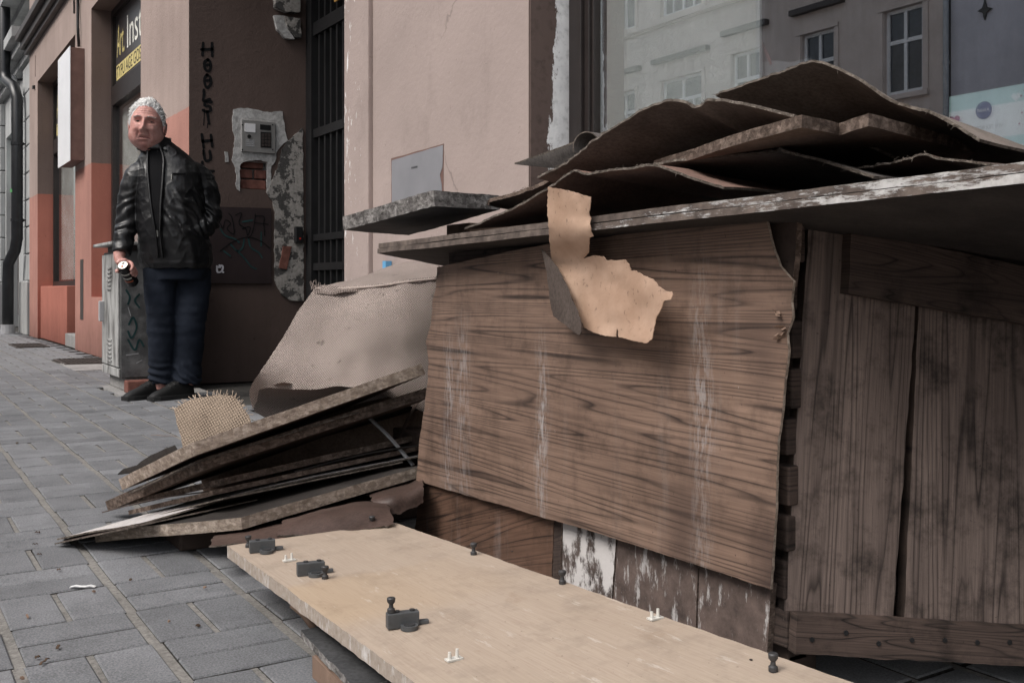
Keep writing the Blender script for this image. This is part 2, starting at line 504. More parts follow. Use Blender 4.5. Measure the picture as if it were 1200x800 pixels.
# ---- basket-weave concrete pavers: columns between wide sand joints that run along the street
PW, PER, J0, U0 = .2222, .416, .205, 2.287
LX, LY = .1995, .0970
def paver_mesh(k):
    b = .0028
    j = lambda s: random.uniform(-s, s)
    v = []
    hx, hy = LX / 2, LY / 2
    for sx, sy in ((-1, -1), (1, -1), (1, 1), (-1, 1)): v.append((sx * hx + j(.0008), sy * hy + j(.0008), -.03))
    for sx, sy in ((-1, -1), (1, -1), (1, 1), (-1, 1)): v.append((v[(0, 1, 2, 3)[len(v) - 4]][0], v[len(v) - 4][1], -b))
    for sx, sy in ((-1, -1), (1, -1), (1, 1), (-1, 1)): v.append((v[len(v) - 8][0] - sx * b, v[len(v) - 8][1] - sy * b, j(.0006)))
    f = []
    for L in (0, 4):
        for i in range(4):
            f.append((L + i, L + (i + 1) % 4, L + 4 + (i + 1) % 4, L + 4 + i))
    f.append((8, 9, 10, 11))
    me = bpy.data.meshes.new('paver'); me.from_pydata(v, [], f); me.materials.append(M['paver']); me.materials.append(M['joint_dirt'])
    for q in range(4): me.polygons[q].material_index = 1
    me.update()
    return me
pmesh = [paver_mesh(k) for k in range(6)]
places = []
for c in range(-14, 7):
    xc = J0 + PW * (c + .5)
    par = (c % 2)
    for r in range(-8, 66):
        u0 = U0 - PER * .5 * (1 if par else 0) + PER * r        # u0 = far end of a pair row (par shifts half a period)
        places.append((xc - LY / 2 - .0062, u0 - .103, 1)); places.append((xc + LY / 2 + .0062, u0 - .103, 1))
        places.append((xc, u0 - .206 - .0525, 0)); places.append((xc, u0 - .206 - .1565, 0))
def screen(p):
    q = np.array(p, float) - O; D = q[0] * S + q[1] * C
    if D < .05: return None
    return 600 + F * (q[0] * C - q[1] * S) / D, HZ - F * q[2] / D, D
blocked = [(1.30, 1.80, 8.35, 9.75), (1.24, 1.8, 6.25, 7.05)]
places = [p for p in places if not any(b[0] < p[0] < b[1] and b[2] < p[1] < b[3] for b in blocked) and p[0] < 1.70]
scored = []
for p in places:
    s = screen((p[0], p[1], 0))
    vis = s is not None and -30 < s[0] < 480 and s[1] < 830 and s[1] > 395
    if vis and s[0] > 300 and s[1] < 640: vis = False
    scored.append((0 if vis else 1, s[2] if s else 1e9, p))
scored.sort(key=lambda q: (q[0], q[1]))
near, rest = scored[:300], scored[300:]
for i, (_, _, (px_, py_, rot)) in enumerate(near):
    o = bpy.data.objects.new('paver', pmesh[i % 6]); col.objects.link(o); o.parent = pav
    o.location = (px_ + random.uniform(-.0012, .0012), py_ + random.uniform(-.0012, .0012), random.uniform(-.0006, .0005))
    o.rotation_euler = (random.uniform(-.0035, .0035), random.uniform(-.0035, .0035), (math.pi / 2 if rot else 0) + random.uniform(-.008, .008) + (math.pi if random.random() < .5 else 0))
mb = MB()
for (_, _, (px_, py_, rot)) in rest:
    hx, hy = (LY / 2, LX / 2 - .0015) if rot else (LX / 2, LY / 2 - .002)
    z = random.uniform(-.0006, .0005); tx, ty = random.uniform(-.0004, .0004), random.uniform(-.0004, .0004)
    b = .0028
    v = [(px_ + sx * hx, py_ + sy * hy, -.02) for sx, sy in ((-1, -1), (1, -1), (1, 1), (-1, 1))]
    v += [(px_ + sx * hx, py_ + sy * hy, z - b + sx * tx + sy * ty) for sx, sy in ((-1, -1), (1, -1), (1, 1), (-1, 1))]
    v += [(px_ + sx * (hx - b), py_ + sy * (hy - b), z + sx * tx + sy * ty) for sx, sy in ((-1, -1), (1, -1), (1, 1), (-1, 1))]
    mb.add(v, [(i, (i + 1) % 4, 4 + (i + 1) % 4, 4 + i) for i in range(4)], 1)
    mb.add(v, [(4 + i, 4 + (i + 1) % 4, 8 + (i + 1) % 4, 8 + i) for i in range(4)] + [(8, 9, 10, 11)])
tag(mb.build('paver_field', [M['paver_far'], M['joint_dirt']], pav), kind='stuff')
mb = MB()
for c in range(-15, 8):
    for q, hw in ((0, .0105), (.5, .006)):
        x_ = J0 + PW * (c + q)
        if x_ > 1.73: continue
        n_ = 240; ys = np.linspace(-2, 30, n_)
        va = [(x_ - hw - .002 * nz((x_, y_, 1), 9), y_, -.0048 + .0018 * nz((x_, y_, 0), 14)) for y_ in ys]; vb = [(x_ + hw + .002 * nz((x_, y_, 2), 9), y_, -.0048 + .0018 * nz((x_, y_, 5), 14)) for y_ in ys]
        mb.add(va + vb, [(i, n_ + i, n_ + i + 1, i + 1) for i in range(n_ - 1)])
tag(mb.build('sand_filling', M['joint_sand'], pav), kind='stuff')
cp = poly_sheet('cement_patch', [(1.30, 8.35), (1.74, 8.35), (1.74, 9.75), (1.36, 9.75), (1.31, 9.0)], lambda x, y: (x, y, .002 + .004 * nz((x * 4, y * 4, 0))), (0, 0, -.02), M['cement'], pav, step=.15, edge_step=.05, rag=.012)
cp2 = poly_sheet('cement_patch', [(1.22, 6.25), (1.74, 6.25), (1.74, 7.05), (1.24, 7.02)], lambda x, y: (x, y, .001 + .006 * nz((x * 6, y * 6, 4))), (0, 0, -.02), M['cement'], pav, step=.1, edge_step=.05, rag=.015)

# ---- generic wall with openings: a = along, z = up; to3(a, z, depth)
def wall_mesh(name, a0, a1, z0, z1, ops, to3, mats, parent, flip=False):
    As = sorted({a0, a1} | {q for o in ops for q in o[:2]}); Zs = sorted({z0, z1} | {q for o in ops for q in o[2:4]})
    mb = MB()
    def q(p, m):
        p = [to3(*t) for t in p]
        mb.quad(*(p[::-1] if flip else p), m=m)
    for i in range(len(As) - 1):
        for k in range(len(Zs) - 1):
            am, zm = (As[i] + As[i + 1]) / 2, (Zs[k] + Zs[k + 1]) / 2
            if any(o[0] < am < o[1] and o[2] < zm < o[3] for o in ops): continue
            q([(As[i], Zs[k], 0), (As[i + 1], Zs[k], 0), (As[i + 1], Zs[k + 1], 0), (As[i], Zs[k + 1], 0)], 0)
    for (b0, b1, c0, c1, d) in ops:
        q([(b0, c0, 0), (b0, c1, 0), (b0, c1, d), (b0, c0, d)][::-1], 1)
        q([(b1, c0, 0), (b1, c1, 0), (b1, c1, d), (b1, c0, d)], 1)
        q([(b0, c1, 0), (b1, c1, 0), (b1, c1, d), (b0, c1, d)][::-1], 1)
        if c0 > z0 + .01: q([(b0, c0, 0), (b1, c0, 0), (b1, c0, d), (b0, c0, d)], 1)
    return mb.build(name, mats, parent)
# ================================================================== brown corner building with the shop and the gateway
bld = empty('townhouse', (FX, 6, 0), 0, 'pinkish brown rendered townhouse with a gateway and orange dado beside the heap', 'building')
f3 = lambda a, z, d: (FX + d, a, z)
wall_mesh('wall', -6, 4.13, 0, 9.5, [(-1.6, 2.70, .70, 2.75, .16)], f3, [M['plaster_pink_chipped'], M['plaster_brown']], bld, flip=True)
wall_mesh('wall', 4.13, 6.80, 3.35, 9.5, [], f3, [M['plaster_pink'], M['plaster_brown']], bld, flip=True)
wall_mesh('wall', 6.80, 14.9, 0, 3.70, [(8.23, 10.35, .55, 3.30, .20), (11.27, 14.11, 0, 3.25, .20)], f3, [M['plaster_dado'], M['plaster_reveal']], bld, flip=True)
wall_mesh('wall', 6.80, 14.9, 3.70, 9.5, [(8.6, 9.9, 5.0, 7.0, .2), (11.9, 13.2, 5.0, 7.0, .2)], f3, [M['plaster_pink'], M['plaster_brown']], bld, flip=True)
# string course above the shop fronts (three stepped mouldings)
mb = MB()
for k, (d, z0, z1) in enumerate(((.06, 3.74, 3.80), (.11, 3.803, 3.90), (.17, 3.903, 3.98))): mb.box(FX - d, FX + .02, 6.85, 14.93, z0, z1)
mb.build('cornice', M['frame_dark'], bld)
# incised line at the end of the facade
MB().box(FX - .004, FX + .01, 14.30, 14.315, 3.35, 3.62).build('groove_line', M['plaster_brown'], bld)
MB().box(FX - .03, FX + .01, 14.32, 14.40, 3.20, 3.24).build('bracket_stub', M['iron_black'], bld)
# roof and body so that no light leaks
MB().box(FX + .02, 9, -6, 14.9, 9.5, 9.7).box(8.9, 9, -6, 14.9, 0, 9.5).box(FX + .01, 9, 14.86, 14.9, 0, 9.5).box(FX + .3, 9, -6, -5.95, 0, 9.5).build('roof', M['dark_room'], bld)
MB().box(FX + .3, 8.9, -5.95, 14.86, 3.40, 3.45).build('floor_slab', M['dark_room'], bld)
# pilaster strip next to the gateway
bevel(MB().box(FX - .022, FX + .002, 3.89, 4.145, 0, 3.35).build('pilaster', M['plaster_pink_chipped'], bld), .006)
# ---- gateway: jambs, passage
NX0, NX1, NZ0, NZ1 = wy(281, 222, 6.79)[0], wy(314, 222, 6.79)[0], wy(300, 222, 6.79)[2], wy(300, 190, 6.79)[2]
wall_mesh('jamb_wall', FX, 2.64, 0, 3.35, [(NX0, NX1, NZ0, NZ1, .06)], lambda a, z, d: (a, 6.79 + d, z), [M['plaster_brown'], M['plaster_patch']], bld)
mb = MB(); mb.box(2.64, 8.5, 6.80, 6.95, 0, 3.4); mb.box(FX + .005, 8.5, 3.98, 4.13, 0, 3.4); mb.box(FX + .005, 8.5, 3.98, 6.95, 3.36, 3.40); mb.box(8.4, 8.5, 4, 6.9, 0, 3.4)
mb.build('passage', M['gate_board'], bld)
# ---- bricks laid bare in the niche under the intercom
bw = (NX1 - NX0)
MB().box(NX0 - .02, NX1 + .02, 6.845, 6.87, NZ0 - .02, NZ1 + .02).build('niche_back', M['cement'], bld)
zc = NZ0 + .004
for i, (h, a, b) in enumerate(((.062, .0, 1.0), (.060, .0, .52), (.060, .55, 1.0), (.045, .05, .9))):
    if i == 2: zc -= .070
    o = MB().box(NX0 + bw * a + .004, NX0 + bw * b - .004, 6.812 + .006 * (i % 2), 6.85, zc, zc + h).build('brick', M['brick_red'], bld)
    bevel(o, .006); zc += h + .010
# ---- white filler plaster round the intercom, and flaking cement by the gate
def jamb(dy): return lambda px, py: wy(px, py, 6.79 - dy)
def jamb_poly(name, pts, mat, dy, parent=bld, rag=1.2, step=8):
    return poly_sheet(name, pts, jamb(dy), (0, dy + .002, 0), mat, parent, step=step, edge_step=2.5, rag=rag, seed=random.random() * 9)
jamb_poly('filler_plaster', [(274, 128), (290, 126), (308, 131), (331, 131), (334, 150), (337, 165), (325, 175), (322, 190), (318, 194), (317, 226), (313, 226), (313, 190), (300, 187), (284, 190), (281, 195), (281, 224), (277, 222), (276, 197), (272, 188), (275, 165), (272, 145)], M['plaster_patch'], .007)
jamb_poly('filler_plaster', [(263, 178), (267, 178), (268, 190), (264, 190)], M['plaster_patch'], .005, rag=.8)
jamb_poly('flaking_cement', [(355, 150), (341, 162), (331, 174), (326, 196), (318, 212), (313, 226), (319, 236), (322, 250), (322, 330), (330, 345), (340, 352), (356, 352)], M['cement_flaking'], .012)
jamb_poly('bare_brick', [(332, 288), (342, 289), (336, 316), (327, 314)], M['brick_red'], .02, rag=.6, step=5)
jamb_poly('bare_stone', [(322, -6), (352, -6), (352, 14), (336, 14), (323, 8)], M['cement_flaking'], .05, rag=.8)
jamb_poly('bare_stone', [(321, 18), (332, 18), (336, 32), (346, 46), (334, 45), (325, 34)], M['plaster_patch'], .03, rag=.8)
jamb_poly('bare_stone', [(333, 19), (352, 22), (353, 44), (347, 44), (337, 32)], M['cement_flaking'], .045, rag=.8)
# ---- dark metal panel low on the jamb, sprayed over
jp = jamb_poly('painted_panel', [(246, 242), (318, 244), (318, 332), (246, 332)], M['panel_maroon'], .012, rag=0, step=20)
def ribbon(name, strokes, mat, w, to3, parent, lift):
    """spray or brush strokes: flat bands on a surface"""
    for k, grp in enumerate(strokes):
      mb = MB()
      for s in (grp if isinstance(grp[0], list) else [grp]):
        P = spline(s, max(6, 5 * len(s)))
        P3 = np.array([to3(*p) for p in P])
        T = np.gradient(P3, axis=0); T /= np.linalg.norm(T, axis=1, keepdims=True) + 1e-9
        nrm = np.array(lift, float) / np.linalg.norm(lift)
        side = np.cross(T, nrm); ww = w * (.85 + .3 * rng.random(len(P))) / 2
        a, b = P3 + side * ww[:, None] + lift, P3 - side * ww[:, None] + lift
        for i in range(len(P) - 1): mb.quad(a[i], b[i], b[i + 1], a[i + 1])
        for e, sg in ((0, -1), (-1, 1)):
            c = P3[e] + lift; n = 6
            v = [c + side[e] * ww[e] * math.cos(q) + sg * T[e] * ww[e] * math.sin(q) for q in np.linspace(0, math.pi, n)]
            mb.add(v, [tuple(range(n))])
      mb.build(name, mat, parent)
L_ = (0, -.003, 0)
def letter(s, cx, cy, w, h):
    g = {'H': [[(0, 0), (.02, 1)], [(.95, .05), (1, 1)], [(-.1, .55), (1, .5)]], 'O': [[(.5, 0), (.05, .3), (.1, .8), (.55, 1), (.95, .7), (.9, .25), (.5, 0)], [(.35, .5), (.65, .45)]],
         'L': [[(.1, 0), (.12, .5), (.1, 1), (.9, .85)]], 'S': [[(.95, 0), (.15, .1), (.2, .45), (.8, .5), (.9, .85), (.3, 1), (.0, .9)]], 'I': [[(.5, 0), (.5, 1)]], 'U': [[(.05, 0), (.1, .8), (.5, 1), (.9, .75), (.95, 0)]]}[s]
    ra = random.uniform(-.14, .14); w *= random.uniform(.85, 1.15)
    return [[(cx + (x - .5) * w + ra * (y - .5) * h + random.uniform(-.5, .5), cy + (y - .5) * h - ra * .6 * (x - .5) * w + random.uniform(-.5, .5)) for x, y in st] for st in g]
st = []
for ch, cx, cy, w, h in (('H', 243, 58, 10, 15), ('O', 243.5, 77, 9, 14), ('O', 243, 95, 9, 15), ('L', 242, 112, 9, 13), ('S', 243, 125, 8, 12), ('I', 243.5, 138, 8, 14),
                         ('H', 243, 165, 10, 15), ('U', 243, 183, 9, 12), ('L', 239, 196, 5, 12), ('S', 246, 206, 8, 11)):
    st.append(letter(ch, cx, cy, w, h))
ribbon('sprayed_letter', st, M['graffiti_black'], .019, jamb(0), bld, np.array(L_))
ribbon('graffiti_drip', [[(239.5, 128), (239, 140), (238.5, 147)], [(243, 145), (242.8, 150)], [(238, 172), (238, 182)]], M['graffiti_black'], .006, jamb(0), bld, np.array(L_))
pj = jamb(.012)
ribbon('graffiti_scribble', [[(259, 246), (252, 256), (258, 262), (261, 268), (264, 258), (270, 262), (266, 268), (274, 274), (272, 256), (268, 250)], [(276, 252), (283, 250), (280, 262), (288, 268), (290, 276), (293, 266), (284, 268)],
                             [(299, 251), (298, 262), (295, 274), (291, 279)], [(299, 253), (309, 254), (309, 262), (310, 276)], [(298, 261), (314, 263)], [(258, 294), (272, 284), (290, 278), (306, 283), (316, 291)]], M['graffiti_black'], .007, pj, jp, np.array(L_))
ribbon('graffiti_scribble', [[(258, 268), (264, 276), (275, 280), (280, 284)], [(286, 280), (284, 290), (278, 294), (270, 286)], [(291, 280), (294, 290), (303, 296), (307, 302)], [(278, 294), (286, 302), (294, 312), (300, 315)], [(284, 260), (296, 258)], [(262, 294), (270, 300)], [(306, 272), (306, 288)]],
       M['graffiti_teal'], .011, pj, jp, np.array((0, -.002, 0)))
ribbon('face_sticker', [[(254, 312), (254.5, 318), (257, 319), (260, 317), (261, 312), (257, 311)], [(255, 313), (258, 313)], [(260, 318), (261.5, 319)]], M['sticker'], .012, pj, jp, np.array(L_))

# ---- text on surfaces
def text_mesh(name, s, p0, ex, ez, height, width, mat, parent, lift=(0, 0, 0), ext=.001):
    cu = bpy.data.curves.new('t', 'FONT'); cu.body = s; cu.size = 1; cu.extrude = 0
    to = bpy.data.objects.new('t', cu); col.objects.link(to)
    dg = bpy.context.evaluated_depsgraph_get(); me = bpy.data.meshes.new_from_object(to.evaluated_get(dg))
    bpy.data.objects.remove(to); bpy.data.curves.remove(cu)
    V = np.empty(len(me.vertices) * 3); me.vertices.foreach_get('co', V); V = V.reshape(-1, 3)
    lo, hi = V.min(0), V.max(0)
    ex, ez, p0 = np.array(ex, float), np.array(ez, float), np.array(p0, float) + np.array(lift, float)
    W = p0 + np.outer((V[:, 0] - lo[0]) / (hi[0] - lo[0]) * width, ex) + np.outer((V[:, 1] - lo[1]) / (hi[1] - lo[1]) * height, ez)
    me.vertices.foreach_set('co', W.ravel()); me.materials.clear(); me.materials.append(mat); me.update(); me.name = name
    return link(name, me, parent)
# ---- far shop window and the one beside the glazed door
def shop_window(u0, u1, z0, z1, x, label, zt, words, band):
    w = empty('shop_window', (x, u0, z0)); w.parent = bld; w.location = (x - FX, (u0 + u1) / 2 - 6, z0)
    fr = MB(); e = .06
    fr.box(x - .02, x + .05, u0, u0 + e, z0, z1).box(x - .02, x + .05, u1 - e, u1, z0, z1).box(x - .021, x + .05, u0 + e, u1 - e, z0, z0 + e).box(x - .021, x + .05, u0 + e, u1 - e, z1 - e, z1).box(x - .025, x + .05, u0 + e, u1 - e, zt - .09, zt + .09)
    fr.build('frame', M['frame_brown'], w)
    MB().box(x + .012, x + .018, u0 + e, u1 - e, z0 + e, zt - .09).build('pane', M['window_glass'], w)
    MB().box(x + .012, x + .018, u0 + e, u1 - e, zt + .09, z1 - e).build('transom_sign', M['sign_dark'], w)
    d = u1 - e - .06
    text_mesh('lettering', words.split()[0], (x + .009, d, zt + .36), (0, -1, 0), (0, 0, 1), .30, .34, M['letter_yellow'], w)
    text_mesh('lettering', words.split()[1], (x + .009, d - .46, zt + .36), (0, -1, 0), (0, 0, 1), .30, .62, M['letter_white'], w)
    MB().box(x + .0085, x + .0115, d - 1.5, d + .02, zt + .145, zt + .285).build('lettering_band', M['letter_yellow'], w)
    text_mesh('lettering', band, (x + .0075, d, zt + .16), (0, -1, 0), (0, 0, 1), .11, 1.45, M['letter_dark'], w)
    return w
XW = FX + .20
shop_window(8.23, 10.35, .55, 3.30, XW, '', 2.47, 'Art. Inst', 'TYPU AGE GOSPODA')
shop_window(12.06, 14.11, .66, 3.25, XW, '', 2.42, 'Art. Metal', 'TYPU AGE GOSPODA')
MB().box(XW + .07, XW + .08, 8.3, 10.28, .62, 2.36).build('net_curtain', plain('net_curtain', (.55, .53, .50), .9, .1, var=.3, scale=5), bld)
MB().box(XW + .07, XW + .08, 12.1, 14.05, .74, 2.3).build('net_curtain', M['net_curtain'], bld)
MB().box(XW + .9, XW + 1.0, 7.0, 14.8, 0, 3.4).build('back_wall', M['dark_room'], bld)
dr = empty('shop_door'); dr.parent = bld; dr.location = (XW - FX, 11.66 - 6, 0)
fr = MB(); fr.box(XW, XW + .05, 11.27, 11.36, .14, 3.25).box(XW, XW + .05, 11.97, 12.06, .14, 3.25).box(XW, XW + .05, 11.36, 11.97, .14, .45).box(XW, XW + .05, 11.36, 11.97, 2.15, 2.35).box(XW, XW + .05, 11.36, 11.97, 3.1, 3.25)
fr.build('frame', M['frame_brown'], dr)
MB().box(XW + .02, XW + .026, 11.36, 11.97, .45, 2.15).build('pane', M['window_glass'], dr); MB().box(XW + .02, XW + .026, 11.36, 11.97, 2.35, 3.1).build('pane', M['window_glass'], dr)
MB().tube([(XW - .03, 11.92, 1.0), (XW - .03, 11.92, 1.35)], .012).build('handle', M['iron_black'], dr)
bevel(MB().box(FX + .035, XW + .02, 12.06, 14.108, 0, .66).build('window_plinth', M['plaster_reveal'], bld), .008)
bevel(MB().box(FX + .02, XW + .02, 11.275, 12.055, 0, .14).build('door_step', M['cement'], bld), .008)
bevel(MB().box(FX + .08, XW + .02, 8.235, 10.345, 0, .548).build('window_plinth', M['plaster_reveal'], bld), .008)
MB().box(FX - .004, FX + .01, 10.78, 10.95, .32, .92).build('rusty_strip', M['rust_grate'], bld)
# upper windows of the same building
for (u0, u1) in ((8.6, 9.9), (11.9, 13.2)):
    w = empty('window'); w.parent = bld; w.location = (.2, u0 - 6, 5)
    fr = MB(); x = FX + .2
    for a, b, c, d in ((u0, u0 + .08, 5, 7), (u1 - .08, u1, 5, 7), (u0 + .08, u1 - .08, 5, 5.08), (u0 + .08, u1 - .08, 6.92, 7), ((u0 + u1) / 2 - .04, (u0 + u1) / 2 + .04, 5.08, 6.92)): fr.box(x, x + .05, a, b, c, d)
    fr.build('frame', M['white_paint'], w); MB().box(x + .03, x + .036, u0 + .05, u1 - .05, 5.05, 6.95).build('pane', M['dark_pane'], w)

# ---- big shop window behind the heap
w = empty('display_window'); w.parent = bld; w.location = (.16, .55 - 6, .7)
x = FX + .16
mesh('jamb_plaster', boxv(FX + .002, x, 2.692, 2.699, .702, 2.75), BOXF, M['plaster_white_flake'], bld)
fr = MB()
fr.box(x - .012, x + .06, 2.625, 2.690, .70, 2.745).box(x + .002, x + .07, 2.60, 2.625, .72, 2.73).box(x + .012, x + .07, 2.588, 2.60, .73, 2.72)
fr.box(x - .012, x + .06, -1.6, 2.575, .70, .76).box(x - .012, x + .06, -1.6, 2.575, 2.68, 2.745).box(x - .012, x + .06, -1.595, -1.5, .76, 2.68)
bevel(fr.build('frame', M['frame_brown'], w), .003)
GX = x + .03
MB().box(GX, GX + .006, -1.5, 2.575, .76, 2.68).build('pane', M['shop_glass'], w)
MB().box(GX + .035, GX + .04, 1.94, 2.598, .74, 2.70).build('embossed_backing', M['embossed_paper'], w)
MB().box(GX + .034, GX + .041, 1.925, 1.938, .74, 2.70).build('backing_edge', M['white_paint'], w)
MB().box(GX + .7, GX + .8, -1.8, 2.8, .3, 2.9).box(GX + .1, GX + .7, 2.62, 2.7, .3, 2.9).box(GX + .1, GX + .7, -1.9, -1.8, .3, 2.9).box(GX + .1, GX + .7, -1.8, 2.62, 2.75, 2.85).box(GX + .05, GX + .75, -1.8, 2.62, .55, .72).build('display_interior', M['dark_room'], w)

# ================================================================== grey neighbour building on the far left
gb = empty('townhouse', (FX, 20, 0), 0, 'pale grey stone-faced townhouse with dark cornices beyond the black downpipe', 'building')
wall_mesh('wall', 14.93, 34, 0, 10, [(16.9, 18.6, 0, 3.1, .25), (21, 23, .8, 3.1, .25)], lambda a, z, d: (FX + .09 + d, a, z), [M['plaster_grey'], M['plaster_grey']], gb, flip=True)
MB().box(FX + .3, FX + .4, 15, 34, 0, 3.4).build('interior', M['dark_room'], gb)
MB().box(FX + .4, 9, 15, 34, 9.9, 10).build('roof', M['dark_room'], gb)
def stone(y0, y1, z0, z1, d=.075):
    bevel(MB().box(FX + .09 - d, FX + .091, y0, y1, z0, z1).build('stone_block', M['plaster_grey'], gb), .012)
for (y0, y1) in ((14.96, 15.75), (18.75, 20.6)):
    z = .74
    for k in range(8):
        stone(y0, y1, z, z + .355); z += .37
for (y0, y1) in ((14.96, 15.85), (18.65, 20.7)): bevel(MB().box(FX - .03, FX + .092, y0, y1, 0, .725).build('plinth_block', M['stone_plinth'], gb), .015)
mb = MB()
for d, z0, z1 in ((.10, 3.75, 3.86), (.2, 3.863, 3.98), (.30, 3.983, 4.12), (.12, 4.5, 4.6), (.34, 4.603, 4.8)): mb.box(FX + .09 - d, FX + .1, 14.95, 34, z0, z1)
mb.build('cornice', M['plaster_grey'], gb)
MB().box(FX + .24, FX + .26, 16.9, 18.6, 2.25, 3.1).build('shop_sign', plain('sign_pale', (.55, .62, .6), .4, .4, var=.2, scale=3), gb)
MB().box(FX + .2, FX + .28, 16.9, 18.6, 2.15, 2.25).box(FX + .26, FX + .28, 16.9, 18.6, .2, 2.15).build('shop_front', M['frame_dark'], gb)
lp = empty('wall_lamp', tuple(wx(13, 93, FX - .1)), 0, 'small white globe wall lamp on grey stone wall by downpipe', 'lamp')
c0 = np.array(lp.location)
v, f = tube_vf([c0 + (0, 0, q) for q in (-.07, -.065, -.04, 0, .04, .065, .07)], [.002, .035, .065, .08, .065, .035, .002], 14)
mesh('globe', v, f, M['white_paint'], lp, True)
MB().tube([c0 + (.07, 0, 0), (FX + .1, c0[1], c0[2] + .02)], .015).build('arm', M['iron_black'], lp)

# ================================================================== opposite side of the street (seen only in the glass)
OX = 2 * GX - 17.4
def opposite(name, label, y0, y1, z1, wins, mat, wallmat2, extras=None):
    b = empty('townhouse', (OX, (y0 + y1) / 2, 0), 0, label, 'building', None)
    ops = [(a, c, z0, zz, .16) for (a, c, z0, zz, *_) in wins]
    wall_mesh('wall', y0, y1, 0, z1, ops, lambda a, z, d: (OX - d, a, z), [mat, wallmat2], b)
    MB().box(OX - 8, OX - .5, y0, y1, z1 - .1, z1 + .1).box(OX - .55, OX - .5, y0, y1, 0, z1).build('roof', M['dark_room'], b)
    for (a, c, z0, zz, *kind) in wins:
        wd = empty('window'); wd.parent = b; wd.location = (0, (a + c) / 2 - (y0 + y1) / 2, z0)
        fr = MB(); X0, X1 = OX - .14, OX - .08; e = .07; mid = (a + c) / 2; tz = z0 + (zz - z0) * .62
        rails = [(a, a + e, z0, zz), (c - e, c, z0, zz), (a + e, c - e, z0, z0 + e), (a + e, c - e, zz - e, zz), (mid - e / 2, mid + e / 2, z0 + e, zz - e)]
        for r in rails: fr.box(X0, X1, *r)
        fr.box(X0 + .004, X1 - .004, a + e, mid - e / 2, tz - .04, tz + .04).box(X0 + .004, X1 - .004, mid + e / 2, c - e, tz - .04, tz + .04)
        if c - a > 1.3:
            for q in (.25, .75): fr.box(X0 + .003, X1 - .003, a + (c - a) * q - .025, a + (c - a) * q + .025, z0 + e, tz - .04)
        fr.build('frame', M['white_paint'], wd)
        MB().box(OX - .125, OX - .12, a + e * .5, c - e * .5, z0 + e * .5, zz - e * .5).build('pane', M['dark_pane'], wd)
        mb = MB(); mb.box(OX + .002, OX + .05, a - .14, c + .14, zz + .005, zz + .08).box(OX + .002, OX + .03, a - .14, a - .02, z0, zz).box(OX + .002, OX + .03, c + .02, c + .14, z0, zz)
        mb.box(OX + .002, OX + .09, a - .16, c + .16, z0 - .12, z0 - .02)
        mb.build('surround', mat, wd)
        if z0 < 7: MB().box(OX + .002, OX + .16, a - .3, c + .25, zz + .46, zz + .58).build('hood', M['frame_dark'], wd)
    return b
w1 = [(12.57, 13.46, 4.53, 6.24), (14.74, 15.62, 4.53, 6.22), (16.89, 17.78, 4.53, 6.22), (18.84, 20.36, 4.53, 6.02), (21.45, 22.40, 4.53, 6.0)] 
w2 = [(a, c, 7.68, 9.35) for (a, c, *_ ) in w1]
ob = opposite('o', 'beige townhouse across the street seen mirrored in the shop glass', 12.0, 24.4, 11, w1 + w2, M['plaster_opposite'], M['plaster_opposite'])
MB().box(OX + .002, OX + .10, 12.02, 24.38, 7.42, 7.47).box(OX + .002, OX + .16, 12.02, 24.38, 7.473, 7.56).build('cornice', M['plaster_opposite'], ob)
og = opposite('g', 'blue-grey townhouse with a star anchor plate mirrored in the shop glass', -4, 11.95, 11, [(2.2, 3.3, 4.4, 6.3), (5.2, 6.3, 4.4, 6.3), (7.9, 9.0, 4.4, 6.3)], M['plaster_opposite_grey'], M['plaster_opposite_grey'])
ap = []
for k in range(8):
    an = k * math.pi / 4; r = .19 if k % 2 == 0 else .07
    ap.append((11.23 + r * math.sin(an) * .75, 5.77 + r * math.cos(an)))
poly_sheet('anchor_plate', ap, lambda a, z: (OX + .05, a, z), (-.045, 0, 0), M['iron_black'], og, step=.2, edge_step=.1)
dp = empty('downpipe', (OX + .12, 11.97, 0), 0, 'slim galvanised downpipe between two facades mirrored in the shop glass', 'downpipe')
MB().tube([(OX + .12, 11.97, z) for z in (0, 4, 8, 10.9)], .055, 10).build('pipe', M['galvanised'], dp, True)
for z in (2.2, 4.9, 7.6, 10.3): MB().tube([(OX + .12, 11.97, z), (OX + .12, 11.97, z + .05)], .068, 10).build('bracket', M['galvanised'], dp)
k = 0
for (y0, y1, lab, mt) in ((24.45, 37, 'plain grey townhouse farther up the opposite side of the street', 'plaster_grey'), (37.05, 52, 'tall beige townhouse at the far end of the opposite side', 'plaster_opposite')):
    ws = []
    yy = y0 + 1
    while yy < y1 - 1.6:
        ws += [(yy, yy + 1.0, 1.2, 3.0), (yy, yy + 1.0, 4.6, 6.4), (yy, yy + 1.0, 8.0, 9.7)]; yy += 2.4
    opposite('f', lab, y0, y1, 10.8, ws, M[mt], M[mt])
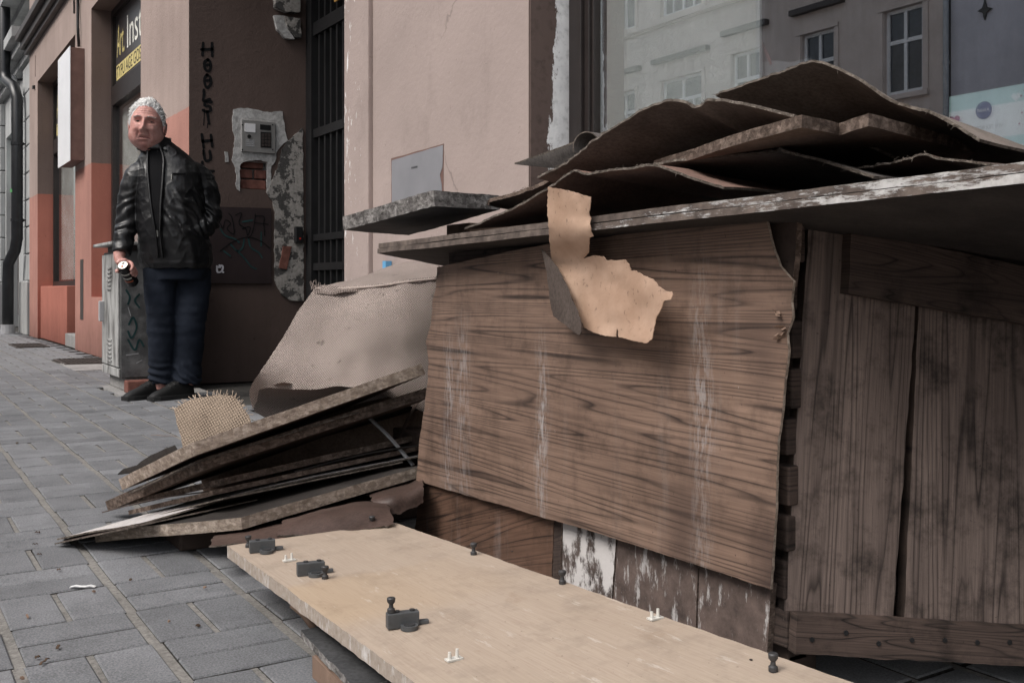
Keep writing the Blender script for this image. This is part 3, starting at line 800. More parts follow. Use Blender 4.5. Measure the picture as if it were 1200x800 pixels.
# ================================================================== THINGS ON AND BY THE WALLS
# ---- iron gate in the gateway
gt = empty('iron_gate', (2.6, 5.46, 0), 0, 'black iron bar gate closing the gateway behind the old man', 'gate')
MB().box(2.56, 2.64, 6.68, 6.785, 0, 3.35).build('post', M['iron_black'], gt)
MB().box(2.56, 2.64, 4.14, 4.24, 0, 3.35).build('post', M['iron_black'], gt)
for z, h in ((.12, .05), (.78, .05), (.98, .045), (1.70, .06), (2.42, .09), (3.28, .06)):
    MB().box(2.575, 2.625, 4.24, 6.68, z - h / 2, z + h / 2).build('rail', M['iron_black'], gt)
yy = 6.60
while yy > 4.3:
    MB().box(2.585, 2.615, yy - .013, yy + .013, .05, 3.3).build('bar', M['iron_black'], gt); yy -= .105
MB().box(2.70, 2.706, 4.2, 6.75, .1, 3.3).build('pane', M['window_glass'], gt)
pl = MB().box(2.548, 2.56, 6.02, 6.24, 2.50, 2.74).build('notice_plate', M['plate_yellow'], gt)
text_mesh('lettering', 'DE LA', (2.5445, 6.20, 2.56), (0, -1, 0), (0, 0, 1), .10, .16, M['letter_dark'], pl)
MB().box(2.5455, 2.547, 6.03, 6.23, 2.535, 2.542).box(2.5455, 2.547, 6.03, 6.23, 2.518, 2.523).build('printed_line', M['letter_dark'], pl)
# ---- intercom
ic0 = wy(302, 178, 6.775)
ic = empty('intercom_panel', tuple(ic0), 0, 'square brushed steel intercom panel with keypad on white plaster patch', 'intercom')
def jb(px0, px1, py0, py1, d0, d1):
    a, b = wy(px0, py1, 6.79), wy(px1, py0, 6.79)
    return boxv(a[0], b[0], 6.79 - d1, 6.79 - d0, a[2], b[2])
bevel(mesh('casing', jb(282, 321.5, 144, 178, .004, .022), BOXF, M['steel_panel'], ic), .003)
mesh('display', jb(303.5, 316, 147.5, 152.5, .0225, .025), BOXF, M['key_black'], ic)
mesh('name_card', jb(285.5, 298, 146, 155, .0225, .025), BOXF, M['sign_white'], ic)
kp = mesh('keypad', jb(304, 316.5, 156, 173, .0225, .025), BOXF, M['key_black'], ic)
for r in range(4):
    for c in range(3):
        x0, y0 = 305.2 + c * 3.8, 157.2 + r * 4
        mesh('key', jb(x0, x0 + 2.8, y0, y0 + 2.9, .0255, .028), BOXF, M['grey_metal'] if False else M['frame_dark'], kp)
c0 = wy(292, 160, 6.79 - .024)
MB().tube([c0 + (0, .003, 0), c0 - (0, .004, 0)], .013, 14).build('camera_lens', M['key_black'], ic)
for r in range(4):
    mesh('speaker_slot', jb(287, 297, 164.5 + r * 2.2, 165.3 + r * 2.2, .0225, .0235), BOXF, M['grey_metal'], ic)
for px_, py_ in ((284, 146.5), (319.5, 146.5), (284, 175.5), (319.5, 175.5)):
    c0 = wy(px_, py_, 6.79 - .0225); MB().tube([c0, c0 - (0, .003, 0)], .005, 8).build('screw', M['key_black'], ic)
rd = empty('door_reader', tuple(wy(348, 285, 6.76)), 0, 'small black key reader box with red light beside the gate', 'reader')
bevel(mesh('casing', jb(343.5, 352.5, 266, 285, .012, .05), BOXF, M['key_black'], rd), .006)
mesh('light', jb(348, 349.5, 279, 280.8, .0505, .053), BOXF, M['led_red'], rd)
# ---- grey hatch cover on the near pier
hp = lambda px, py: wx(px, py, FX - .003)
ht = poly_sheet('meter_hatch', [(459, 188), (519, 170), (518.5, 196), (515, 205), (517.5, 216), (518, 262), (459, 272)], hp, (.004, 0, 0), M['hatch_grey'], None, step=14, edge_step=4, rag=.4)
poly_sheet('hatch_gap_shade', [(458.4, 186), (519.8, 168.5), (519.4, 263), (458.4, 273)], lambda px, py: wx(px, py, FX - .0015), (.002, 0, 0), M['sign_side'], ht, step=30, edge_step=6, rag=.5)  # dark sheet painted as the shadow gap and brown broken recess round the hatch
tag(ht, 'flat grey metal meter hatch set in the pink wall above the slab', 'hatch')
text_mesh('vent_marks', '......', wx(482, 198, FX - .0045), (0, -1, 0), (0, 0, 1), .008, .05, M['letter_dark'], ht)
bl = MB().box(FX - .03, FX - .004, 3.70, 3.73, .705, .74).build('pipe_clip', M['blue_plastic'])
tag(bl, 'small blue plastic clip low on the pink wall', 'clip')
# ---- white box sign high on the pier, with wrought bracket
sg = empty('wall_sign', (FX - .12, 11.1, 1.87), 0, 'blank white box sign with brown side fixed to the pier', 'sign')
a, b = 10.70, 11.46
MB().box(FX - .13, FX - .002, a + .006, b - .006, 1.89, 2.99).build('case', M['sign_side'], sg)
MB().box(FX - .137, FX - .131, a, b, 1.88, 3.0).build('face', M['sign_white'], sg)
br = empty('wrought_bracket', (FX, 10.95, 3.0), 0, 'thin wrought iron wall bracket above the white box sign', 'bracket')
MB().tube([(FX - .02, 10.92, 3.05), (FX - .03, 10.92, 3.25), (FX - .02, 10.98, 3.5), (FX - .03, 10.9, 3.8), (FX - .04, 10.95, 4.3)], .014, 8).build('rod', M['iron_black'], br, True)
for z in (3.55, 3.75, 3.95): MB().tube([(FX - .02, 11.2, z - .1), (FX - .06, 10.95, z), (FX - .02, 10.75, z + .06)], .010, 6).build('scroll', M['iron_black'], br, True)
# ---- black drainpipe
dr0 = wx(10, 392, FX - .06)
pp = empty('drainpipe', (FX - .1, 15.35, 0), 0, 'black drainpipe with two bends between grey and brown buildings', 'downpipe')
X0, X1, Yp = FX - .09, FX - .02, 15.45
P = [(X0 - .09, Yp + .25, .10), (X0 - .09, Yp + .22, .75), (X0 - .085, Yp + .20, .98), (X0 - .02, Yp + .04, 1.16), (X0, Yp, 1.32), (X0, Yp, 2.2), (X0, Yp, 3.25), (X0 - .03, Yp + .1, 3.42), (X0 - .09, Yp + .5, 3.56), (X0 - .10, Yp + .55, 3.7), (X0 - .10, Yp + .55, 9.5)]
MB().tube(P, .075, 14).build('pipe', M['pipe_black'], pp, True)
MB().tube([(X0 - .09, Yp + .25, 0), (X0 - .09, Yp + .25, .13)], .092, 14).build('foot_collar', M['grey_metal'], pp)
for z in (1.55, 2.6): 
    MB().tube([(X0, Yp, z), (X0, Yp, z + .04)], .084, 14).build('clamp', M['pipe_black'], pp)
    MB().tube([(X0 + .07, Yp, z + .02), (FX + .1, Yp - .1, z + .02)], .014, 6).build('holder', M['iron_black'], pp)
MB().tube([(X0 - .076, Yp - .02, 1.97), (X0 - .078, Yp - .021, 1.97)], .028, 12).build('sticker', plain('sticker_green', (.1, .3, .12), .6), pp)
# ---- utility cabinet
cb = empty('utility_cabinet', (1.5, 6.75, 0), 0, 'weathered grey metal utility cabinet with louvred door behind the old man', 'cabinet')
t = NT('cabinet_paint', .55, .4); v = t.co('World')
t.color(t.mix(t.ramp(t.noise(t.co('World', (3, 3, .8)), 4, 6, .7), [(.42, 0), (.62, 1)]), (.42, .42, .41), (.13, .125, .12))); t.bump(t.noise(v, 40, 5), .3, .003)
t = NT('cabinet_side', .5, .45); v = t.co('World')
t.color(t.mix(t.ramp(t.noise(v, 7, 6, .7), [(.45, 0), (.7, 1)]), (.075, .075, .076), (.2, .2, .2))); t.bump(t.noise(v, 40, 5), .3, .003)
CX0, CX1, CY0, CY1 = 1.27, 1.68, 6.49, 7.02
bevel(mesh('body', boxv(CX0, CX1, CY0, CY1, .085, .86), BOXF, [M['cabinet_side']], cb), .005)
door = bevel(mesh('door', boxv(CX0 - .014, CX0 - .001, CY0 + .012, CY1 - .012, .15, .845), BOXF, M['cabinet_paint'], cb), .004)
for z in (.17, .62):
    for k in range(6): bevel(MB().box(CX0 - .022, CX0 - .0145, CY0 + .2, CY0 + .32, z + k * .026, z + k * .026 + .014).build('louvre', M['cabinet_paint'], door), .003)
bevel(MB().box(CX0 - .045, CX0 - .0145, CY1 - .10, CY1 - .06, .42, .55).build('lock', M['grey_metal'], door), .005)
bevel(MB().box(CX0 - .012, CX0 - .001, CY0 + .004, CY1 - .004, .09, .142).build('bottom_strip', M['cabinet_paint'], cb), .003)
bevel(MB().box(CX0 + .03, CX1 - .02, CY0 + .03, CY1 - .03, .0, .085).build('plinth', M['cement'], cb), .01)
bevel(MB().box(CX0 + .02, CX1, CY0 + .02, CY1 - .02, .861, .895).build('neck', M['frame_dark'], cb), .003)
bevel(MB().box(CX0 - .06, CX1 + .02, CY0 - .04, CY1 + .04, .896, .915).build('lid', M['cabinet_paint'], cb), .004)
cs = lambda px, py: wy(px, py, CY0 - .001)
ribbon('graffiti_scribble', [[(151, 380), (156, 372), (160, 384), (154, 396), (150, 388)], [(150, 398), (158, 410), (163, 398), (168, 405)], [(148, 340), (152, 348), (150, 356)], [(163, 345), (158, 352), (163, 360)]], M['graffiti_teal'], .012, cs, cb, np.array((0, -.002, 0)))
ribbon('scratch', [[(148, 416), (162, 414)], [(150, 360), (153, 370)], [(160, 425), (166, 422)]], M['grey_metal'], .005, cs, cb, np.array((0, -.003, 0)))
brk = bevel(MB().box(1.285, 1.52, 6.37, 6.47, 0, .075).build('loose_block', M['brick_red']), .008)
tag(brk, 'dirty brick lying at the foot of the utility cabinet', 'brick')
# ---- two iron gratings in the pavement by the wall
def grating(x0, x1, y0, y1, label):
    g = empty('floor_grating', ((x0 + x1) / 2, (y0 + y1) / 2, 0), 0, label, 'grating')
    MB().box(x0, x1, y0, y1, -.0045, .0035).build('pit', M['dark_room'], g)
    e = .025
    MB().box(x0 - .001, x1 + .001, y0 - e, y0, -.004, .012).box(x0 - .001, x1 + .001, y1, y1 + e, -.004, .012).box(x0 - e, x0 - .002, y0 - e, y1 + e, -.004, .011).box(x1 + .002, x1 + e, y0 - e, y1 + e, -.004, .011).build('frame', M['rust_grate'], g)
    n = int((x1 - x0) / .035)
    for k in range(1, n): 
        xx = x0 + (x1 - x0) * k / n
        MB().box(xx - .005, xx + .005, y0, y1, .0, .010).build('bar', M['rust_grate'], g)
    for k in range(1, 6):
        yy = y0 + (y1 - y0) * k / 6
        MB().box(x0, x1, yy - .006, yy + .006, .001, .0085).build('cross_bar', M['rust_grate'], g)
grating(1.36, 1.70, 9.05, 9.68, 'rusty iron floor grating in cement beside the orange pier')
grating(1.30, 1.58, 11.9, 12.6, 'smaller iron floor grating before the glazed shop door')
# ---- poster behind the shop glass
pp_ = empty('poster', (GX + .012, 1.265, .8), 0, 'pale turquoise cosmetics poster inside the shop window', 'poster')
PY0, PY1, PZ0, PZ1, PXX = 1.175, 1.352, .80, 1.043, GX + .014
for nm, c in (('poster_mint', (.56, .76, .76)), ('poster_white', (.86, .88, .89)), ('poster_pink', (.62, .42, .50)), ('poster_navy', (.05, .07, .19)), ('poster_rose', (.40, .11, .19)), ('poster_mauve', (.3, .14, .2))): plain(nm, c, .5, .3, var=.05, bump=0)
def pb(name, a, b, c, d, lay, mat):      # fractions: a,b along reading direction, c,d from the top
    y0, y1 = PY1 - (PY1 - PY0) * b, PY1 - (PY1 - PY0) * a
    return MB().box(PXX - .0006 * (lay + 1), PXX - .0006 * lay - .0001, y0, y1, PZ1 - (PZ1 - PZ0) * d, PZ1 - (PZ1 - PZ0) * c).build(name, M[mat], pp_)
pb('sheet', 0, 1, 0, 1, 0, 'poster_mint'); pb('title_band', 0, 1, .14, .42, 1, 'poster_white'); pb('picture_band', 0, .62, .42, 1, 1, 'poster_pink')
def disc(name, a, c, r, lay, mat, parent=None):
    y, z = PY1 - (PY1 - PY0) * a, PZ1 - (PZ1 - PZ0) * c
    v = [(PXX - .0006 * lay - .0006, y + r * math.cos(q) , z + r * math.sin(q)) for q in np.linspace(0, 2 * math.pi, 24, endpoint=False)]
    return mesh(name, v, [tuple(range(24))[::-1]], M[mat], parent or pp_)
def logo(a, c, r, lay):
    disc('round_logo', a, c, r, lay, 'poster_navy')
    y, z = PY1 - (PY1 - PY0) * a, PZ1 - (PZ1 - PZ0) * c
    text_mesh('lettering', 'NIVEA', (PXX - .0006 * lay - .0012, y + r * .72, z - r * .17), (0, -1, 0), (0, 0, 1), r * .38, r * 1.44, M['poster_white'], pp_)
logo(.46, .17, .0185, 3)
text_mesh('lettering', 'RAINBOW SOFT SKIN', (PXX - .0016, PY1 - (PY1 - PY0) * .27, PZ1 - (PZ1 - PZ0) * .335), (0, -1, 0), (0, 0, 1), .0085, .074, M['grey_metal'], pp_)
for k, (a, b, c, mt) in enumerate(((.38, .53, .46, 'poster_mauve'), (.55, .66, .42, 'poster_white'), (.68, .82, .52, 'poster_pink'), (.83, .95, .50, 'poster_white'))):
    pb('product', a, b, c, 1, 2, mt); logo((a + b) / 2, .66, .0105, 4)
pb('product_lid', .38, .53, .44, .50, 3, 'poster_white')
def heart(name, a, c, s, lay, mat):
    y, z = PY1 - (PY1 - PY0) * a, PZ1 - (PZ1 - PZ0) * c
    v = []
    for q in np.linspace(0, 2 * math.pi, 28, endpoint=False):
        v.append((PXX - .0006 * lay - .0006, y - s * math.sin(q) ** 3, z + s * (13 * math.cos(q) - 5 * math.cos(2 * q) - 2 * math.cos(3 * q) - math.cos(4 * q)) / 16))
    mesh(name, v, [tuple(range(28))], M[mat], pp_)
heart('heart', .075, .22, .0135, 3, 'poster_rose'); heart('heart', .86, .10, .010, 3, 'poster_white')
for a, c in ((.19, .27), (.2, .33), (.93, .24), (.9, .33), (.96, .06), (.92, .1)): disc('dot', a, c, .0022, 3, 'poster_rose')

bag = poly_sheet('clear_bag', [(884, 100), (892, 74), (905, 71), (930, 73), (948, 68), (955, 95), (930, 110)], lambda px, py: wx(px, py, GX + .06), (.01, 0, 0), M['hatch_grey'], None, step=14, edge_step=5, rag=.8)
tag(bag, 'pale crumpled bag standing inside the shop window', 'bag')
v, f = tube_vf([wx(878, 28, GX + .07), wx(892, 50, GX + .065), wx(904, 76, GX + .06)], .004, 8); tag(mesh('red_stick', v, f, plain('stick_red', (.25, .07, .06), .6)), 'thin red stick leaning behind the pale bag in the shop window', 'stick')
# ================================================================== THE OLD MAN
MX, MY = 1.41, 6.03
vd = np.array([MX, MY]) / math.hypot(MX, MY)
man = empty('person', (MX, MY, 0), math.atan2(-vd[0], vd[1]), 'white-haired old man in black leather jacket and dark jeans standing by grey cabinet', 'person')
# local frame: x to the viewer's right, -y towards the viewer
def skin_mat():
    t = NT('skin', .5, .35); v = t.co('Object')
    n = t.noise(v, 24, 6, .7)
    c = t.ramp(n, [(.3, (.36, .15, .13)), (.5, (.50, .26, .225)), (.7, (.58, .35, .31))])
    t.color(c); t.b.inputs['Subsurface Weight'].default_value = .08; t.b.inputs['Subsurface Radius'].default_value = (.01, .004, .002)
    t.bump(t.noise(v, 160, 3), .25, .0015)
    return t.m
SK = skin_mat()
t = NT('leather', .36, .5); v = t.co('Object')
t.color(t.ramp(t.noise(v, 14, 5), [(.3, (.004, .004, .0045)), (.7, (.010, .010, .011))]))
t.rough(t.ramp(t.noise(v, 9, 4), [(.3, .30), (.7, .46)])); t.bump(t.noise(t.co('Object', (1, 1, .6)), 18, 4, .55, .8), .3, .008); t.bump(t.vor(v, 320), .2, .0008)
t = NT('denim', .9, .2); v = t.co('Object')
t.color(t.mix(t.ramp(t.noise(v, 6, 5), [(.35, 0), (.7, 1)]), (.008, .011, .018), (.017, .022, .034))); t.bump(t.noise(v, 18, 4), .35, .008); t.bump(t.noise(v, 300, 2), .3, .001)
plain('shoe_black', (.010, .010, .010), .6, .3); plain('shirt_black', (.008, .008, .009), .9, .1); plain('sole_black', (.02, .02, .02), .7, .3); plain('zip_metal', (.2, .2, .19), .35, .5, metallic=.7)
plain('hair_white', (.78, .78, .77), .65, .3, var=.06, scale=20, bump=0); plain('hair_pale', (.64, .635, .62), .65, .3, var=.06, scale=20, bump=0); plain('eye_white', (.5, .46, .44), .3, .5, var=.02, bump=0); plain('eye_dark', (.02, .018, .016), .2, .5, var=0, bump=0); plain('lip', (.15, .05, .048), .5, .3); plain('brow_grey', (.42, .38, .36), .8, .2)
def raw(vf_list):
    v, f = [], []
    for a, b in vf_list:
        n = len(v); v += [tuple(p) for p in a]; f += [tuple(i + n for i in q) for q in b]
    return v, f
def fuse(name, vf_list, voxel, mat, parent, disp=None, smooth_it=6):
    """overlapping limbs fused to one continuous skin, then creased"""
    v, f = raw(vf_list)
    me = bpy.data.meshes.new('tmp'); me.from_pydata(v, [], f); me.update()
    bm = bmesh.new(); bm.from_mesh(me); bmesh.ops.recalc_face_normals(bm, faces=bm.faces); bm.to_mesh(me); bm.free()
    o = bpy.data.objects.new('tmp', me); col.objects.link(o)
    r = o.modifiers.new('r', 'REMESH'); r.mode = 'VOXEL'; r.voxel_size = voxel
    sm = o.modifiers.new('s', 'SMOOTH'); sm.factor = .5; sm.iterations = smooth_it
    dg = bpy.context.evaluated_depsgraph_get()
    out = bpy.data.meshes.new_from_object(o.evaluated_get(dg)); out.name = name
    bpy.data.objects.remove(o)
    n = len(out.vertices)
    co = np.empty(n * 3); no = np.empty(n * 3)
    out.vertices.foreach_get('co', co); out.vertices.foreach_get('normal', no)
    co, no = co.reshape(-1, 3), no.reshape(-1, 3)
    if disp:
        d = np.array([disp(p, q) for p, q in zip(co, no)])
        co = co + no * d[:, None]
        out.vertices.foreach_set('co', co.ravel())
    out.materials.clear(); out.materials.append(mat)
    out.polygons.foreach_set('use_smooth', np.ones(len(out.polygons), dtype=bool)); out.update()
    return link(name, out, parent, False)
def ell_ring(cx, cy, z, hx, hy, n=40, yaw=0, sq=2.4):
    out = []
    for k in range(n):
        a = 2 * math.pi * k / n
        x = hx * math.copysign(abs(math.cos(a)) ** (2 / sq), math.cos(a)); y = hy * math.copysign(abs(math.sin(a)) ** (2 / sq), math.sin(a))
        out.append((cx + x * math.cos(yaw) - y * math.sin(yaw), cy + x * math.sin(yaw) + y * math.cos(yaw), z))
    return out
def loft(rings):
    n = len(rings[0]); v = [p for r in rings for p in r]; f = []
    for i in range(len(rings) - 1):
        for j in range(n): f.append((i * n + j, i * n + (j + 1) % n, (i + 1) * n + (j + 1) % n, (i + 1) * n + j))
    f.append(tuple(range(n))[::-1]); f.append(tuple((len(rings) - 1) * n + j for j in range(n)))
    return v, f
def fine_tube(pts, rs, n=20, m=30, ry=None):
    P = spline(pts, m); Rr = spline([[q] for q in rs], m)[:, 0]
    Ry = None if ry is None else spline([[q] for q in ry], m)[:, 0]
    return tube_vf([tuple(p) for p in P], list(Rr), n, True, None if Ry is None else list(Ry))
def lx(px): return (px - 188) / 203
def lz(py): return (466 - py) / 203
YAW = R(-24)                                   # the trunk is turned towards the viewer's left
# -- clothes
tor = [(.745, .074, .010, .188, .150), (.80, .074, .010, .203, .168), (.90, .066, .0, .197, .176), (1.0, .056, -.005, .190, .176), (1.10, .046, -.005, .184, .168), (1.20, .038, 0, .184, .152), (1.29, .030, .008, .183, .136), (1.36, .022, .014, .168, .115), (1.41, .008, .016, .128, .096), (1.45, -.012, .012, .092, .080), (1.475, -.028, .004, .074, .072)]
rings = []
for q in np.linspace(0, len(tor) - 1, 44):
    i = min(int(q), len(tor) - 2); s = q - i
    z, cx, cy, hx, hy = [a * (1 - s) + b * s for a, b in zip(tor[i], tor[i + 1])]
    rings.append(ell_ring(cx, cy, z, hx, hy, 48, YAW))
sl_l = fine_tube([(lx(212), .02, 1.33), (lx(230), .032, 1.275), (lx(240), .03, 1.12), (lx(237), -.01, 1.01), (lx(221), -.10, .965), (lx(203), -.165, .945)], [.050, .074, .070, .068, .062, .056], 22, 40)
sl_r = fine_tube([(lx(175), .02, 1.33), (lx(159), .02, 1.265), (lx(151), .02, 1.10), (lx(148), .0, .98), (lx(145), -.05, .87), (lx(143.5), -.075, .825)], [.045, .068, .062, .058, .053, .047], 22, 40)
col_r = [ell_ring(-.040, -.002, z, hx, hx * .98, 30, YAW) for z, hx in ((1.42, .096), (1.455, .088), (1.485, .082), (1.495, .078))]
def wrinkle_jacket(p, n):
    x, y, z = p
    d = .003 * nz((x * 1.2, y * 1.2, z * 2.4), 7, 2) + .002 * nz(p, 19, 5)
    rg = 1 - abs(nz((x * 1.5, y * 1.5, z * .8), 11, 6)) * 2.6; d += .0026 * max(0, rg) ** 3
    rg = 1 - abs(nz((x * .7 + z * .3, y * .7, z * 1.6), 15, 12)) * 2.6; d += .0016 * max(0, rg) ** 3 * (1.4 if abs(x - .045) > .15 else .5)
    # creases across the bent sleeve and along the trunk
    el = math.exp(-((x - lx(232)) ** 2 + (z - 1.05) ** 2) / .022)
    q_ = math.sin((z * .8 + x * 1.1) * 80 + 6 * nz(p, 9, 1)); d += el * .011 * (abs(q_) ** .5 * (1 if q_ > 0 else -1) * .5 + .5 * q_)
    el = math.exp(-((x - lx(149)) ** 2 * 6 + (z - .98) ** 2) / .03)
    d += el * .0055 * math.sin((z - x * .5) * 105 + 4 * nz(p, 9, 4))
    if z < 1.3: d += .0025 * math.sin((x * 1.0 + z * .18) * 62 + 5 * nz((x, y, z * .6), 5, 8)) * min(1, (1.3 - z) * 4) * (1 if abs(x - .03) < .17 else .3)
    d += .006 * math.exp(-((z - .775) / .012) ** 2)         # hem
    return d
jacket = fuse('jacket', [loft(rings), sl_l, sl_r, loft(col_r)], .0052, M['leather'], man, wrinkle_jacket, 4)
# open collar flaps
def ctr(z):
    zs = [q[0] for q in tor]; return [np.interp(z, zs, [q[i] for q in tor]) for i in (1, 2, 3, 4)]
def on_trunk(th, z, off=0.006, sq=2.4):
    cx, cy, hx, hy = ctr(z); hx += off; hy += off
    x = hx * math.copysign(abs(math.cos(th)) ** (2 / sq), math.cos(th)); y = hy * math.copysign(abs(math.sin(th)) ** (2 / sq), math.sin(th))
    return np.array((cx + x * math.cos(YAW) - y * math.sin(YAW), cy + x * math.sin(YAW) + y * math.cos(YAW), z))
FT = R(-92)                                    # angle of the zip line on the trunk
g = []
for z in np.linspace(1.455, .96, 26):
    w_ = .20 * (z - .94) / .5 + .03
    g.append([on_trunk(FT + q * w_, z, .011 + .002 * nz((q, z, 0), 6)) for q in (-1, -.6, -.2, .2, .6, 1)])
v = [p for r in g for p in r]; f = [(i * 6 + j, i * 6 + j + 1, (i + 1) * 6 + j + 1, (i + 1) * 6 + j) for i in range(25) for j in range(5)]
mesh('shirt', v, f, M['shirt_black'], man, True, wc=False)
for s in (-1, 1):
    pts = [on_trunk(FT + s * (.20 * (max(z, .945) - .94) / .5 + .035), z, .016) for z in np.linspace(1.45, .80, 26)]
    v, f = tube_vf(pts, .0075, 8); mesh('front_edge', v, f, M['leather'], jacket, True, wc=False)
    v, f = tube_vf([p + np.array((0, -.006, 0)) for p in pts[2:]], .0014, 6); mesh('zip', v, f, M['zip_metal'], jacket, wc=False)
v, f = tube_vf([on_trunk(FT + .02, z, .024) for z in (.955, .92)], .006, 8); mesh('zip_pull', v, f, M['zip_metal'], jacket, wc=False)
v, f = tube_vf([on_trunk(FT + q, 1.275 + .005 * q, .010) for q in np.linspace(.42, .85, 9)], .005, 8); mesh('chest_pocket_zip', v, f, M['shirt_black'], jacket, wc=False)
v, f = tube_vf([on_trunk(FT + .40, 1.272, .014), on_trunk(FT + .39, 1.24, .014)], .004, 6); mesh('zip_pull', v, f, M['zip_metal'], jacket, wc=False)
v, f = tube_vf([on_trunk(FT + q, 1.03 - .22 * (q - .3), .012) for q in np.linspace(.28, .75, 9)], .006, 8); mesh('pocket_welt', v, f, M['leather'], jacket, True, wc=False)
v, f = tube_vf([on_trunk(FT + .42, 1.425, .014), on_trunk(FT + .42, 1.425, .022)], .008, 10); mesh('snap_button', v, f, M['zip_metal'], jacket, wc=False)
# collar band, open towards the front
band = []
for k, z in enumerate(np.linspace(1.435, 1.50, 6)):
    r_ = .092 - .010 * k / 5
    band.append([(-.042 + r_ * math.cos(a) * (1 + .02 * k), .004 + r_ * 1.02 * math.sin(a), z - .028 * max(0, -math.sin(a)) + .012 * math.sin(a)) for a in np.linspace(FT + YAW + R(34), FT + YAW + R(326), 34)])
grid_sheet('tmp_collar', band, 34, 6, .006, M['leather'], None)
oc = [o for o in col.objects if o.name.startswith('tmp_collar')][0]; oc.name = 'collar'; oc.parent = jacket
# -- jeans
lg_r = fine_tube([(lx(186), .01, .80), (lx(185), .005, .66), (lx(186.5), -.012, .45), (lx(187), .004, .25), (lx(188), .01, .085)], [.10, .092, .081, .073, .074], 22, 40)
lg_l = fine_tube([(lx(222), .02, .80), (lx(223), .02, .66), (lx(219.5), -.005, .45), (lx(216.5), .008, .25), (lx(213.5), -.01, .075)], [.102, .096, .089, .083, .084], 22, 40)
hips = loft([ell_ring(.078, .012, z, hx, .13, 36, YAW * .6) for z, hx in ((.68, .16), (.74, .185), (.80, .19), (.86, .19))])
def wrinkle_jeans(p, n):
    x, y, z = p
    d = .004 * nz(p, 9, 3) + .002 * nz(p, 24, 6)
    k = math.exp(-((z - .13) / .07) ** 2); d += k * (.007 * math.sin(z * 150 + x * 60 + 9 * nz(p, 8, 2)) + .006 * nz((x * .6, y * .6, z * 2), 16, 1))
    k = math.exp(-((z - .42) / .10) ** 2); d += k * .009 * nz((x * .5 + z * .4, y * .5, z * 2.2), 11, 7)
    k = math.exp(-((z - .68) / .09) ** 2); d += k * .008 * nz((x * .6 - z, y * .5, z * 1.6 + x), 10, 9)
    return d
fuse('jeans', [lg_r, lg_l, hips], .0062, M['denim'], man, wrinkle_jeans, 4)
# -- shoes
def shoe(hx, hy, ang, L=.285):
    d = np.array((math.cos(ang), math.sin(ang))); n_ = np.array((-d[1], d[0]))
    root = MB()
    prof = [(0, .030, .075), (.03, .042, .105), (.09, .044, .115), (.15, .043, .088), (.20, .048, .066), (.245, .046, .052), (.275, .030, .036), (.285, .012, .022)]
    rg = []
    for s, w_, h in prof:
        c_ = np.array((hx, hy)) + d * s
        ring = []
        for k in range(16):
            a = 2 * math.pi * k / 16
            q = c_ + n_ * w_ * math.cos(a) * (1.0 if math.sin(a) < 0 else .86)
            ring.append((q[0], q[1], .022 + max(0, math.sin(a)) ** .8 * (h - .022)))
        rg.append(ring)
    v, f = loft(rg)
    o = mesh('shoe', v, f, M['shoe_black'], man, True, wc=False); sub = o.modifiers.new('s', 'SUBSURF'); sub.levels = sub.render_levels = 2
    rg = []
    for s, w_, h in prof:
        c_ = np.array((hx, hy)) + d * (s * 1.03 - .004)
        rg.append([tuple(c_ + n_ * (w_ + .004)) + (0.0,), tuple(c_ - n_ * (w_ + .004)) + (0.0,), tuple(c_ - n_ * (w_ + .004)) + (.024,), tuple(c_ + n_ * (w_ + .004)) + (.024,)])
    v, f = loft(rg); mesh('sole', v, f, M['sole_black'], o, wc=False)
    lc = MB()
    for s in (.115, .14, .165):
        c_ = np.array((hx, hy)) + d * s; h = np.interp(s, [p[0] for p in prof], [p[2] for p in prof]) + .001
        lc.tube([tuple(c_ + n_ * .028) + (h - .012,), tuple(c_) + (h + .003,), tuple(c_ - n_ * .028) + (h - .012,)], .0035, 6)
    b = lc.build('laces', M['sole_black']); b.parent = o
shoe(lx(194), .06, R(214)); shoe(lx(222), .0, R(214))
# -- body: trunk, arms, legs and hand in one skin, the head on its neck
hd = np.array((lx(171), -.045, 1.555))           # head centre
HY = R(-8)
can_t = np.array((lx(146), -.20, lz(312))); can_b = can_t + np.array((.052, .122, -.102))
ax = (can_t - can_b); ax /= np.linalg.norm(ax)
wr = np.array((lx(141), -.085, .80))
sx_ = np.cross(ax, (0, 0, 1)); sx_ /= np.linalg.norm(sx_)
sy_ = np.cross(ax, sx_)
def around(s, a, r):                              # point round the can: s along it (0 top), a angle, r radius
    return can_t - ax * s + (sx_ * math.cos(a) + sy_ * math.sin(a)) * r
# angle of the side of the can that looks to the wrist
w0 = wr - (can_t - ax * .055); a0 = math.atan2(np.dot(w0, sy_), np.dot(w0, sx_))
hand = []
knuck = []
for k, s in enumerate((.028, .049, .070, .090)):
    b = around(s + .0, a0 - R(25), .050)
    ln = (1.0, 1.1, 1.05, .9)[k]
    pts = [around(s, a0 - R(20), .048), around(s, a0 - R(62), .047), around(s - .002, a0 - R(62 + 52 * ln), .044), around(s - .003, a0 - R(62 + 92 * ln), .0425)]
    hand.append(fine_tube(pts, [.0115, .0108, .0098, .0075], 12, 14))
hand.append(fine_tube([around(.085, a0 + R(15), .050), around(.060, a0 + R(45), .048), around(.035, a0 + R(70), .045), around(.020, a0 + R(98), .043)], [.014, .0125, .0115, .008], 12, 14))
pal = []
for s in np.linspace(.02, .095, 6): hand.append(fine_tube([around(s, a0 - R(38), .050), around(s, a0, .053), around(s, a0 + R(26), .050)], [.013, .017, .013], 12, 10))
hand.append(fine_tube([wr + (0.0, .02, .06), wr, around(.058, a0, .055)], [.030, .028, .024], 14, 14))
